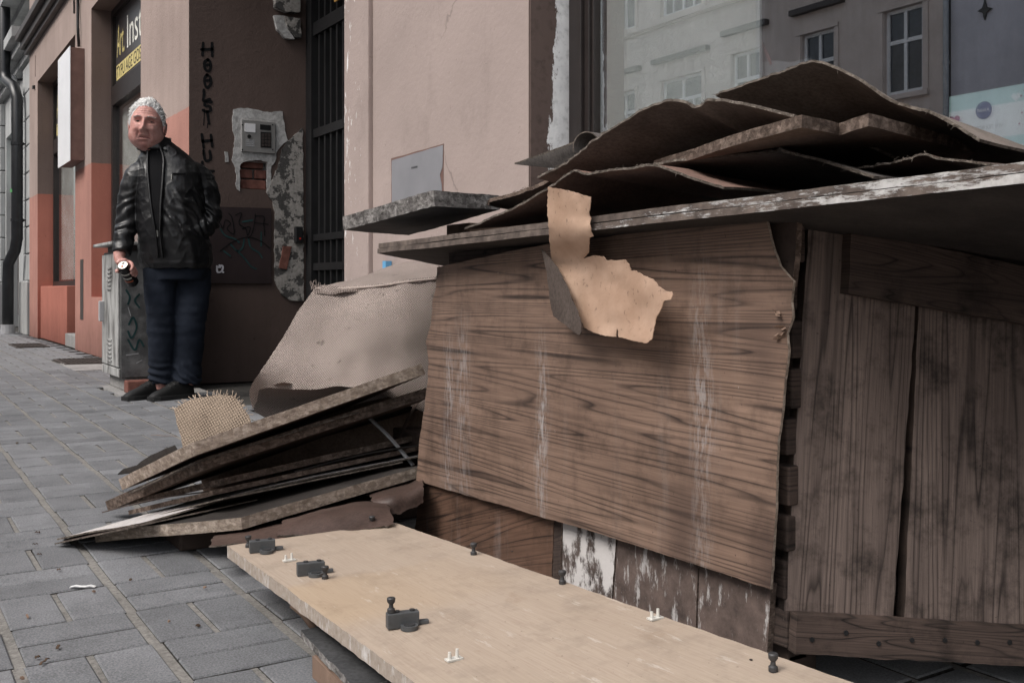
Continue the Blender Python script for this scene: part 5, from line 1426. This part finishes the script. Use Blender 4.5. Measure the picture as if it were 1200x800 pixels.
# lower front: veneered strip, flaking white plank, grey-brown planks
def lowp(name, pts, x, mat, seed):
    poly_sheet(name, pts, lambda px, py: wx(px, py, x), (.012, 0, 0), [M[mat], M['chip_edge_dark']], cr, step=14, edge_step=4, rag=.5, seed=seed, uvf=lambda p, t: (-t[1] + seed, t[2] + .3 * t[1]))
lowp('lower_board', [(494, 560), (649, 606), (646, 690), (560, 690), (484, 640)], 1.178, 'veneer_low', .5)
lowp('upright', [(650, 606), (658, 608), (656, 690), (647, 690)], 1.176, 'plank_dark', 1.5)
lowp('lower_plank', [(660, 606), (722, 628), (716, 712), (657, 690)], 1.180, 'plank_white', 2.5)
lowp('lower_plank', [(724, 628), (818, 656), (815, 745), (718, 712)], 1.182, 'plank_speckled', 3.5)
lowp('lower_plank', [(820, 656), (904, 684), (898, 775), (817, 745)], 1.180, 'plank_speckled', 4.5)

# ---------------- double board lying on the crate as a lid
ld = empty('lid_board', (1.4, 1.6, .74), 0, 'wide double board with worn white edge lying on top of the crate', 'board')
def lid(z0, th, dx, name):
    A, L, R_, B = np.array((1.08 + dx, 2.36, .719 + z0)), np.array((1.60, 2.88 - dx, .694 + z0)), np.array((1.085 + dx, .34, .752 + z0)), np.array((1.70, .34, .655 + z0))
    return slab(name, A + (0, 0, th), L + (0, 0, th), R_ + (0, 0, th), th, [M['board_black'], M['worn_white_edge']], ld, B=B + (0, 0, th), rag=.0022, seed=z0 * 50)
lid(0, .0115, 0, 'lower_sheet'); lid(.0135, .0115, .004, 'upper_sheet')
# ---------------- things piled on the lid
def frayed(o, pts, n, L, mat):
    mb = MB()
    for k in range(n):
        q = random.random() * (len(pts) - 1); i = min(int(q), len(pts) - 2); p = pts[i] + (pts[i + 1] - pts[i]) * (q - i)
        d_ = rng.normal(0, 1, 3) * np.array((.5, .8, .5)) + np.array((-.5, 0, -.2)); d_ /= np.linalg.norm(d_); l_ = L * random.uniform(.3, 1)
        mb.tube([p, p + d_ * l_ * .6, p + d_ * l_ + np.array((0, 0, -.25 * l_))], [.0007, .0005, .0002], 4)
    f_ = mb.build('frayed_fibres', mat, o); f_['kind'] = 'stuff'
def strip(name, front, x, back, th, mats, label, cat='board', nu=120, nv=14, rag=.004, amp=.0045, seed=0., mid=None, dx=.42):
    """bent sheet: front edge traced at distance plane x, back edge given as (du, dz)"""
    fr_ = [wx(px, py, x(px) if callable(x) else x) for px, py in front]
    bk = [p + np.array((dx, back[0], back[1])) for p in fr_]
    zmin = .79
    bk = [np.array((min(p[0], 1.70), p[1], max(p[2], zmin))) for p in bk]
    md = [(a + b) / 2 + np.array((0, 0, mid if mid else 0)) for a, b in zip(fr_, bk)]
    o = grid_sheet(name, [fr_, md, bk], nu, nv, th, mats, None, amp=amp, seed=seed, ragged=rag)
    frayed(o, fr_, 26, .009, mats[1])
    return tag(o, label, cat)
HB = [M['hardboard'], M['fibre_edge']]
strip('bent_hardboard', [(838, 111), (880, 95), (925, 79), (948, 72), (968, 74), (1010, 92), (1045, 114), (1068, 122), (1090, 128), (1115, 143), (1148, 163)], 1.22, (-.02, -.16), .004, HB, 'dark bent hardboard sheet arched highest on top of the pile', seed=1)
strip('bent_hardboard', [(628, 207), (660, 191), (691, 168), (743, 133), (780, 118), (803, 118.5), (815, 124), (828, 117), (850, 117), (890, 124), (932, 133)], 1.13, (-.02, -.13), .0045, [M['hardboard'], M['fibre_edge']], 'long brown hardboard sheet with a dented wavy edge rising over the torn sheet', seed=2)
# thick board with a broken notch, lying level
ZB = .862
nb_ = [gz(766, 189, ZB)[:2], gz(860, 158, ZB)[:2], gz(939, 134, ZB)[:2], gz(962, 139, ZB)[:2], gz(983, 145, ZB)[:2], gz(990, 143, ZB)[:2], gz(1018, 133, ZB)[:2], gz(1060, 144, ZB)[:2], gz(1107, 157, ZB)[:2], gz(1205, 184, ZB)[:2], (1.70, 1.15), (1.68, 1.62)]
tag(poly_sheet('notched_board', nb_, lambda x, y: (x, y, ZB + .002 * nz((x * 6, y * 6, 0))), (0, 0, -.017), [M['board_brown'], M['chip_edge_dark']], None, step=.05, edge_step=.01, rag=.002, uvf=lambda p, t: (p[0], p[1])),
    'thick chipboard with a notched broken edge in the middle of the pile', 'board')
strip('torn_hardboard', [(545, 267), (575, 254), (600, 244), (642, 219), (668, 200), (676, 198), (688, 202), (712, 198), (735, 195), (766, 191), (795, 202), (850, 220)], 1.095, (.0, -.03), .004, [M['hardboard_red'], M['fibre_edge']], 'reddish brown hardboard with torn front edge holding the hanging tan paper', seed=3, rag=.004, dx=.36)
strip('thin_hardboard', [(768, 190), (827, 183), (890, 177), (908, 176), (915, 173), (922, 177), (965, 188), (1027, 206)], 1.16, (-.01, -.06), .004, [M['hardboard_grey'], M['fibre_edge']], 'thin grey hardboard sheet squeezed beneath the notched board', seed=4)
strip('crumpled_scrap', [(985, 196), (1030, 191), (1062, 184), (1085, 180), (1102, 186), (1140, 190), (1178, 196)], 1.2, (.0, -.02), .003, [M['bark_veneer'], M['fibre_edge']], 'crumpled rusty brown scrap lying on the white-edged lid board', 'scrap', seed=5, rag=.006, amp=.008, dx=.2)
strip('dark_strip', [(571, 240), (574, 234), (600, 226), (632, 215), (660, 200)], 1.2, (.02, -.03), .008, [M['board_black'], M['chip_edge_dark']], 'narrow black board end poking out under the long brown sheet', seed=6, dx=.3)
# pointed scrap and rolled sheet behind
tag(poly_sheet('pointed_scrap', [(603, 191), (640, 178), (676, 165), (720, 150), (720, 200), (674, 198)], lambda px, py: wx(px, py, 1.42 + (py - 165) * .0012), (.0, 0, -.004), [M['hardboard_grey'], M['fibre_edge']], None, step=12, edge_step=4, rag=.4), 'thin pointed grey sheet corner sticking out by the rolled sheet', 'scrap')
cc = wx(687, 172, 1.30)
spr = []
for q in np.linspace(0, 1, 40):
    a = R(200) - q * R(330); r_ = .034 - .003 * q
    spr.append(cc + np.array((r_ * math.cos(a) * .45, -r_ * math.cos(a) * .85, r_ * math.sin(a))))
tag(grid_sheet('rolled_sheet', [spr, [p + np.array((.2, .05, -.0)) for p in spr], [p + np.array((.36, .09, 0)) for p in spr]], 40, 6, .0025, [M['hardboard_grey'], M['fibre_edge']], None, ragged=.001), 'small rolled-up grey sheet with open round end on the pile', 'roll')
# thick broken slab overhanging at the far end
tag(slab('broken_slab', at(508, 223, 2.30), at(401, 254, 2.72), at(585, 229, 2.55), .036, [M['slab_dark'], M['slab_edge']], None, B=at(478, 262, 3.0), rag=.006, seed=11), 'thick dark slab with crumbling pale edge overhanging the end of the crate lid', 'slab')
p = wx(560, 262, 1.42)
bevel(tag(MB().box(1.30, 1.45, 2.28, 2.40, .752, .80).build('wood_offcut', M['wood_offcut']), 'short wood offcut under the crumbling slab', 'offcut'), .004)

# ---------------- tan paper strip hanging from the torn sheet
K = 1 / 3.811
pap = [(85, 72), (150, 84), (275, 118), (272, 160), (268, 195), (276, 215), (270, 240), (284, 292), (268, 300), (266, 365), (240, 392), (262, 385), (285, 378), (330, 382), (345, 398), (395, 400), (428, 398), (448, 420), (452, 445), (475, 448), (520, 472), (556, 486), (575, 512), (605, 536), (636, 540), (642, 556), (632, 576), (604, 580), (585, 625), (566, 660), (548, 755), (522, 770), (470, 760), (400, 742), (392, 700), (388, 742), (340, 738), (300, 726), (246, 702), (225, 650), (200, 585), (172, 520), (150, 472), (124, 425), (100, 398), (92, 330), (86, 240), (81, 160)]
pap = [(620 + a * K, 200 + b * K) for a, b in pap]
def papx(px, py):
    t_ = (py - 218) / 85
    k_ = max(0, min(1, (py - 262) / 55)); k_ = k_ * k_ * (3 - 2 * k_)
    return 1.066 + .050 * k_ - .00028 * max(0, px - 700) - .0001 * max(0, py - 350) - .006 * math.sin((px - 640) / 50 * math.pi) * (1 - k_)
    x = 1.073 + .015 * max(0, min(1, t_)) if py < 300 else 1.088 - .0004 * (py - 300) - .000004 * (py - 300) ** 2 - .0003 * max(0, px - 690) - .000006 * max(0, px - 690) ** 2
    return x - .006 * math.sin((px - 640) / 50 * math.pi) * (py < 300)
tag(poly_sheet('hanging_paper', pap, lambda px, py: wx(px, py, papx(px, py) + .009 * nz((px * .022, py * .03, 0)) + .003 * nz((px * .08, py * .08, 4))), (.0015, 0, 0), M['paper_tan'], None, step=7, edge_step=1.6, rag=.9), 'torn tan paper strip hanging over the wood-look panel', 'paper')
flp = [(54, 352), (70, 365), (98, 400), (125, 430), (150, 480), (175, 530), (190, 580), (215, 625), (232, 680), (233, 715), (224, 735), (195, 715), (150, 680), (108, 650), (96, 600), (84, 500), (72, 420)]
flp = [(620 + a * K, 200 + b * K) for a, b in flp]
tag(poly_sheet('paper_flap', flp, lambda px, py: wx(px, py, 1.112 - .0009 * (px - 640) + .003 * nz((px * .05, py * .05, 3))), (.002, 0, 0), M['cardboard_back'], None, step=7, edge_step=2.5, rag=.6), 'dark curled flap along the left side of the hanging tan paper', 'paper')

# ---------------- cabinet door lying in front
dz = .105
A, L = np.array((.612, 2.065, dz)), np.array((.988, 2.062, dz + .002))
Rn, Bn = np.array((.612, .30, dz)), np.array((1.045, .30, dz + .052))
dobj = empty('cabinet_door', (.8, 1.2, .08), 0, 'beige wooden cabinet door with loose hinges lying flat in front of the crate', 'door')
slab('leaf', A, L, Rn, .024, [M['door_beige'], M['door_edge']], dobj, B=Bn, rag=.0018, step=.08, seed=4)
def on_door(px, py):
    z = dz
    for _ in range(6):
        p = gz(px, py, z); s = min(1, max(0, (2.065 - p[1]) / 1.765)); t_ = min(1, max(0, (p[0] - .612) / .40))
        z = dz + .002 * t_ + .050 * s * t_
    return p
def hinge(px, py, rz, top_peg=False):
    p = on_door(px, py)
    h = empty('hinge_fitting'); h.parent = dobj; h.location = tuple(p - np.array((.8, 1.2, .08))); h.rotation_euler = (0, 0, rz)
    def b_(nm, x0, x1, y0, y1, z0, z1, w_=.0015):
        o = mesh(nm, boxv(x0, x1, y0, y1, z0, z1), BOXF, M['fitting_grey'], h, wc=False); return bevel(o, w_)
    b_('block', -.028, .022, -.008, .008, .0005, .024)
    v, f = tube_vf([(.004, -.014, .0008), (.004, -.014, .007)], .0135, 18); mesh('cup', v, f, M['fitting_grey'], h, wc=False)
    v, f = tube_vf([(.004, -.014, .007), (.004, -.014, .0085)], .009, 14); mesh('cup_screw', v, f, M['peg_dark'], h, wc=False)
    b_('tongue', .0225, .038, -.005, .005, .002, .008, .001)
    if top_peg:
        v, f = tube_vf([(-.021, 0, q) for q in (.0245, .030, .032, .037, .041, .046, .0475)], [.0062, .0062, .0038, .0032, .0062, .0068, .0055], 12); sharp(mesh('peg', v, f, M['peg_dark'], h, True, wc=False), 35)
    for q in (-.012, .012):
        v, f = tube_vf([(q, 0, .0245), (q, 0, .0265)], .0042, 10); mesh('screw_hole', v, f, M['peg_dark'], h, wc=False)
RZ = R(-12)
hinge(309, 646, RZ); hinge(366, 673, RZ); hinge(474, 734, RZ, True)
def peg(px, py, up=0.0):
    p = on_door(px, py) + np.array((0, 0, up))
    v, f = tube_vf([p + (0, 0, q) for q in (.0005, .006, .008, .013, .017, .022, .0235)], [.0062, .0062, .0038, .0032, .0062, .0068, .0055], 12)
    o = mesh('peg', v, f, M['peg_dark'], dobj, True); sharp(o, 35)
peg(291, 641); peg(381, 678); peg(555, 650); peg(659, 684); peg(906, 786); peg(436, 617)
def pin(px, py):
    p = on_door(px, py)
    mb = MB(); mb.box(p[0] - .012, p[0] + .012, p[1] - .006, p[1] + .006, p[2] + .0005, p[2] + .003)
    for q in (-.007, .005): mb.tube([p + (q, 0, .003), p + (q, 0, .014 + q * .2)], [.0028, .0022], 8)
    mb.build('shelf_pin', M['pin_white'], dobj)
pin(339, 657); pin(532, 773); pin(768, 725)
ch = MB()
for px_, py_ in ((496, 632), (448, 634), (415, 641), (690, 669)):
    p = on_door(px_, py_); ch.add([p + (random.uniform(-.006, .006), random.uniform(-.01, .01), .0012) for _ in range(4)], [(0, 1, 2), (0, 2, 3)])
for px_, py_ in ((700, 677), (600, 646), (880, 773)):
    p = on_door(px_, py_); v, f = tube_vf([p + (0, 0, .0003), p + (0, 0, .0012)], .0022, 8); mesh('drill_hole', v, f, M['key_black'], dobj)
# supports and rubbish under the door
tag(slab('slate_plate', gz(352, 738, .052), gz(470, 712, .05), gz(418, 806, .052), .012, [M['slate_plate'], M['slab_edge']], None, rag=.003, seed=21), 'dark flat plate propped on a wood block beneath the beige door', 'plate')
a = gz(366, 772, .038)
wb = slab('wood_block', gz(366, 768, .036), gz(420, 750, .036), gz(412, 812, .036), .035, [M['wood_offcut'], M['wood_offcut']], None, rag=.002, seed=23)
tag(wb, 'raw wood block on the pavement under the dark plate', 'offcut')
a, b = gz(352, 722, .045), gz(372, 735, .02)
tag(MB().tube([gz(345, 705, .07), gz(358, 718, .052), gz(368, 735, .03)], [.012, .010, .007], 8).build('broken_stick', M['wood_offcut'], None, True), 'short broken stick end under the edge of the beige door', 'stick')
bevel(tag(MB().box(.95, 1.08, .55, .72, 0, .125).build('support_block', M['wood_offcut']), 'wood block carrying the near end of the beige door', 'offcut'), .004)
bevel(tag(MB().box(.72, .92, 1.88, 2.0, 0, .079).build('support_block', M['wood_offcut']), 'wood block hidden beneath the far end of the beige door', 'offcut'), .004)

# ---------------- stack of boards at the far side of the door
def brd(name, A, L, R_, th, mats, label, seed, rag=.003, B=None):
    return tag(slab(name, at(*A), at(*L), at(*R_), th, mats, None, B=None if B is None else at(*B), rag=rag, seed=seed), label, 'board')
brd('chipboard', (224, 519, 2.35), (139, 561, 2.70), (494, 426, 2.78), .030, [M['board_brown'], M['chip_edge']], 'pale chipboard plank, topmost of the board stack beside the burlap', 31)
brd('chipboard', (236, 537, 2.42), (124, 587, 2.80), (506, 452, 2.85), .028, [M['board_brown'], M['chip_edge_dark']], 'dark rusty chipboard plank, second from the top of the stack', 32)
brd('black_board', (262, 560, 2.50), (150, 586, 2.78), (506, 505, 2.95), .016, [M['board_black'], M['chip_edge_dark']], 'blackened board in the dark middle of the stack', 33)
brd('black_board', (300, 500, 2.75), (200, 560, 3.05), (520, 470, 3.05), .016, [M['board_black'], M['board_black']], 'added black filler board blocking light far back inside the stack', 36)  # filler board, added so that no light passes between the planks
tag(grid_sheet('white_plywood', [[at(66, 631, 2.50), at(112, 622, 2.45), at(165, 612, 2.42), at(230, 594, 2.46), at(295, 574, 2.52), at(390, 554, 2.64), at(494, 533, 2.80)],
                                [at(90, 624, 2.66), at(130, 613, 2.68), at(185, 598, 2.70), at(245, 580, 2.74), at(305, 562, 2.80), at(396, 546, 2.92), at(496, 529, 3.02)]], 90, 8, .004, [M['ply_white'], M['fibre_edge']], None, amp=.002, ragged=.003, seed=9),
    'thin white-faced plywood sheet with split tip in the stack', 'board')
brd('plywood_splinter', (150, 618, 2.36), (64, 636, 2.48), (300, 585, 2.5), .003, [M['bark_veneer'], M['fibre_edge']], 'loose split ply under the white-faced plywood tip', 37, .004, B=(200, 600, 2.7))
brd('chipboard', (282, 606, 2.28), (110, 622, 2.50), (497, 545, 2.66), .027, [M['board_black'], M['chip_edge_pale']], 'beige chipboard plank, lowest of the board stack', 35, .002)  # black top face paints in the shade of the gap above this plank
tag(poly_sheet('black_scrap', [(138, 555), (144, 549), (160, 545), (176, 533), (205, 521), (208, 526), (180, 545), (160, 552)], lambda px, py: at(px, py, 2.85 - (px - 138) * .002), (0, .003, -.003), M['board_black'], None, step=8, edge_step=4, rag=.5), 'thin black scrap sticking out above the topmost chipboard plank', 'scrap')
brd('black_board', (250, 574, 2.46), (150, 598, 2.74), (506, 519, 2.88), .012, [M['board_black'], M['chip_edge_dark']], 'thin black filler board added to darken the gap above the white-faced plywood', 38)  # dark filler sheet, added to make the gap between the boards dark
tag(poly_sheet('light_block_sheet', [(235, 560), (300, 515), (400, 478), (505, 452), (510, 560), (400, 575), (290, 592), (240, 585)], lambda px, py: at(px, py, 3.0 + .03 * nz((px * .02, py * .02, 0))), lambda p: ray(*p) * .004, M['board_brown'], None, step=20, edge_step=8, rag=.8), 'added dark cardboard sheet blocking light behind the middle of the stack', 'cardboard')  # backing sheet added to keep light from showing through the stack
for k, (A_1, L_1, R_1, lb) in enumerate((((228, 541, 2.40), (150, 577, 2.62), (420, 482, 2.68), 'thin splintered ply strip between the two topmost planks'), ((262, 583, 2.40), (180, 604, 2.55), (470, 541, 2.70), 'thin brown ply strip just above the lowest plank'))):
    brd('ply_strip', A_1, L_1, R_1, .0035, [M['hardboard'], M['fibre_edge']], lb, 50 + k, .006)
# small splintered pieces and a metal strip between the boards
for k, (a, b, D1, D2, r_, lab, mt) in enumerate((((120, 600), (250, 575), 2.60, 2.55, .004, 'thin dark splinter lying across the white plywood', 'plank_dark'), ((345, 553), (500, 520), 2.62, 2.85, .006, 'black bent rod lying in the middle of the stack', 'board_black'),
        ((430, 487), (484, 545), 2.85, 2.8, .010, 'grey metal strip standing inside the stack', 'grey_metal'), ((465, 520), (490, 470), 2.95, 2.95, .008, 'dark stick leaning inside the stack by the crate', 'plank_dark'))):
    pa, pb_ = at(*a, D1), at(*b, D2); pm = (pa + pb_) / 2 + np.array((0, 0, .008))
    v, f = tube_vf(list(spline([pa, pm, pb_], 10)), r_, 6, True, r_ * .4); tag(mesh('stick' if k != 2 else 'metal_strip', v, f, M[mt], None), lab, 'stick' if k != 2 else 'strip')
# rough filler lumps that carry the stack
for k, (x0, x1, y0, y1, z1) in enumerate(((.95, 1.5, 2.50, 2.62, .06), (1.3, 1.65, 2.55, 2.9, .22), (.62, .72, 2.48, 2.66, .05))):
    bevel(tag(MB().box(x0, x1, y0, y1, 0, z1).build('support_timber', M['plank_dark']), ('dark timber carrying the lowest chipboard plank', 'dark timber block deep under the stack near the wall', 'dark timber end under the tip of the stack')[k], 'timber'), .006)
# curled veneer
def curl(name, P, lab, seed):
    o = grid_sheet(name, P, 34, 14, .003, [M['bark_veneer'], M['fibre_edge']], None, amp=.004, fs=14, seed=seed, ragged=.006); return tag(o, lab, 'veneer')
curl('curled_veneer', [[at(325, 628, 2.22), at(370, 625, 2.2), at(420, 620, 2.2), at(462, 614, 2.22)], [at(330, 612, 2.3), at(372, 602, 2.3), at(420, 594, 2.3), at(456, 594, 2.32)], [at(338, 606, 2.5), at(376, 596, 2.5), at(420, 588, 2.5), at(450, 588, 2.5)]], 'curled reddish veneer sheet between the lowest plank and the beige door', 1)
curl('curled_veneer', [[at(440, 600, 2.42), at(462, 602, 2.42), at(480, 596, 2.44), at(496, 588, 2.46)], [at(436, 585, 2.45), at(458, 580, 2.44), at(478, 576, 2.46), at(496, 568, 2.48)], [at(430, 578, 2.6), at(458, 572, 2.6), at(478, 566, 2.6), at(496, 558, 2.6)]], 'smaller split veneer curl tucked against the crate corner', 2)
curl('curled_veneer', [[at(245, 640, 2.2), at(290, 636, 2.2), at(335, 632, 2.2)], [at(250, 628, 2.3), at(292, 622, 2.3), at(335, 615, 2.3)], [at(255, 622, 2.45), at(296, 615, 2.45), at(335, 610, 2.45)]], 'dusky veneer piece in shadow under the lowest plank', 3)

# ---------------- burlap
bl_o = [(293, 468), (292, 458), (296, 448), (310, 428), (330, 398), (348, 366), (360, 350), (368, 338), (374, 336), (376, 334), (400, 336), (440, 333), (480, 327), (512, 324), (512, 490), (470, 470), (430, 455), (395, 452), (372, 456), (340, 456), (315, 454), (304, 456), (301, 470), (296, 480)]
def bd(px, py):
    t_ = (py - 335) / 130
    D = 3.16 - .20 * t_ + .05 * math.sin((px - 300) * .024 + (py - 340) * .014) + .03 * nz((px * .016, py * .02, 0)) + .02 * nz((px * .045, py * .03, 5))
    if py > 440 and px < 400: D += .0016 * (py - 440) * (1 - (px - 293) / 107) * 1.5
    return D
bs = empty('burlap_sheet', tuple(at(400, 450, 3.05) * np.array((1, 1, 0))), 0, 'stained grey-brown burlap sheet draped over rubbish between stack and crate', 'cloth')
poly_sheet('front_fold', bl_o, lambda px, py: at(px, py, bd(px, py)), lambda p: ray(*p) * .016, M['burlap'], bs, step=9, edge_step=4, rag=.5, uvf=lambda p, t: ((p[0] + p[1] * .18) * .0026, (p[1] - p[0] * .10) * .0026))
def bk_row(pts): return [at(*q) for q in pts]
grid_sheet('back_fold', [bk_row([(366, 340, 3.2), (400, 339, 3.18), (440, 336, 3.17), (480, 331, 3.17), (514, 328, 3.17)]), bk_row([(378, 337, 3.4), (412, 329, 3.36), (444, 321, 3.33), (480, 315, 3.32), (514, 312, 3.32)]),
                         bk_row([(400, 336, 3.6), (432, 322, 3.55), (460, 312, 3.52), (488, 306, 3.5), (514, 303, 3.5)]), bk_row([(420, 345, 3.9), (440, 335, 3.85), (465, 325, 3.8), (490, 318, 3.78), (514, 315, 3.78)])], 50, 26, .008, M['burlap'], bs, amp=.012, fs=7, seed=3)
poly_sheet('inner_fold', [(294, 458), (330, 448), (380, 452), (430, 445), (500, 450), (500, 500), (330, 500), (298, 482)], lambda px, py: at(px, py, 3.02 + .012 * (py - 448)), lambda p: ray(*p) * .006, M['burlap'], bs, step=12, edge_step=4, rag=.5, uvf=lambda p, t: (p[0] * .0026, p[1] * .0026))
hem = MB()
pts = [at(px, py, bd(px, py) - .003) for px, py in ((370, 338), (400, 338), (440, 335.5), (480, 330), (511, 327))]
hem.tube(list(spline(pts, 20)), .004, 6); hem.build('hem', M['burlap'], bs, True)
frs = MB()
for k in range(26):
    px_ = random.uniform(364, 380); py_ = 338 + random.uniform(-2, 2); p = at(px_, py_, bd(px_, py_)); q = p + np.array((random.uniform(-.02, .01), 0, random.uniform(0, .025)))
    frs.tube([p, q], .0008, 4)
fo = frs.build('frayed_threads', M['burlap'], bs); fo['kind'] = 'stuff'
# woven mat scrap
mt_o = [(204, 480), (212, 474), (220, 469), (236, 465), (256, 462.5), (272, 463), (280, 470), (286, 480), (292, 486), (300, 520), (215, 530), (212, 512), (207, 496)]
def md_(px, py): return 3.12 - (py - 462) * .0035 + .012 * nz((px * .05, py * .05, 1))
mtx = empty('woven_mat', tuple(at(250, 520, 2.95) * np.array((1, 1, 0))), 0, 'small frayed scrap of coarse woven sacking standing behind the stack', 'cloth')
poly_sheet('cloth', mt_o, lambda px, py: at(px, py, md_(px, py)), lambda p: ray(*p) * .006, M['burlap_mat'], mtx, step=6, edge_step=2.5, rag=.7, uvf=lambda p, t: ((p[0] + p[1] * .25) * .0026, (p[1] - p[0] * .28) * .0026))
frs = MB()
for k in range(60):
    i = random.randrange(0, 9); q = random.random(); a, b = np.array(mt_o[i]), np.array(mt_o[(i + 1)]); e = a + (b - a) * q
    p = at(*e, md_(*e)); cdir = e - np.array((250, 500)); cdir /= np.linalg.norm(cdir); e2 = e + cdir * random.uniform(1.5, 5) + rng.uniform(-2, 2, 2)
    frs.tube([p, at(*e2, md_(*e2))], .0011, 4)
fo = frs.build('frayed_threads', M['burlap_mat'], mtx); fo['kind'] = 'stuff'

# ---------------- litter on the pavement
def scrap(name, px, py, L, w_, ang, mat, lab, cat='litter', grp=None, z=.004):
    p = gz(px, py); c_, s_ = math.cos(ang), math.sin(ang)
    mb = MB(); n = 5
    for i in range(n):
        t0, t1 = (i / n - .5) * L, ((i + 1) / n - .5) * L
        za, zb = z + .003 * math.sin(i * 1.9) ** 2, z + .003 * math.sin((i + 1) * 1.9) ** 2
        v = []
        for t_, zq in ((t0, za), (t1, zb)):
            for q in (-1, 1): v += [(p[0] + c_ * t_ - s_ * q * w_ / 2, p[1] + s_ * t_ + c_ * q * w_ / 2, zq), (p[0] + c_ * t_ - s_ * q * w_ / 2, p[1] + s_ * t_ + c_ * q * w_ / 2, zq - .0015)]
        mb.add(v, [(0, 2, 6, 4), (1, 5, 7, 3), (0, 4, 5, 1), (2, 3, 7, 6), (0, 1, 3, 2), (4, 6, 7, 5)])
    return tag(mb.build(name, M[mat]), lab, cat, grp)
scrap('paper_strip', 97, 689, .052, .009, R(-30), 'paper_white', 'small white paper strip on the grey pavers')
scrap('straw', 192, 512, .13, .004, R(-50), 'wood_offcut', 'thin pale straw lying on pavers near the woven scrap', z=.006)
KS = .62
LT = [(32, 724, .03, .006), (69, 669, .012, .01), (68, 760, .022, .008), (110, 695, .01, .008), (44, 625, .02, .008), (41, 639, .02, .006), (26, 797, .012, .008), (46, 651, .016, .006), (232, 735, .012, .01), (198, 730, .006, .006), (20, 520, .035, .012), (52, 777, .045, .006), (240, 690, .01, .008), (153, 681, .008, .008), (44, 772, .012, .01)]
for k, (px_, py_, L_2, w2_) in enumerate(LT):
    scrap('debris_bit', px_, py_, L_2 * KS, w2_ * KS, random.uniform(0, 3), 'litter_brown' if k % 3 else 'wood_offcut', 'tiny dry leaf or wood crumb on the grey pavers', 'litter', 'crumbs scattered on the pavers')
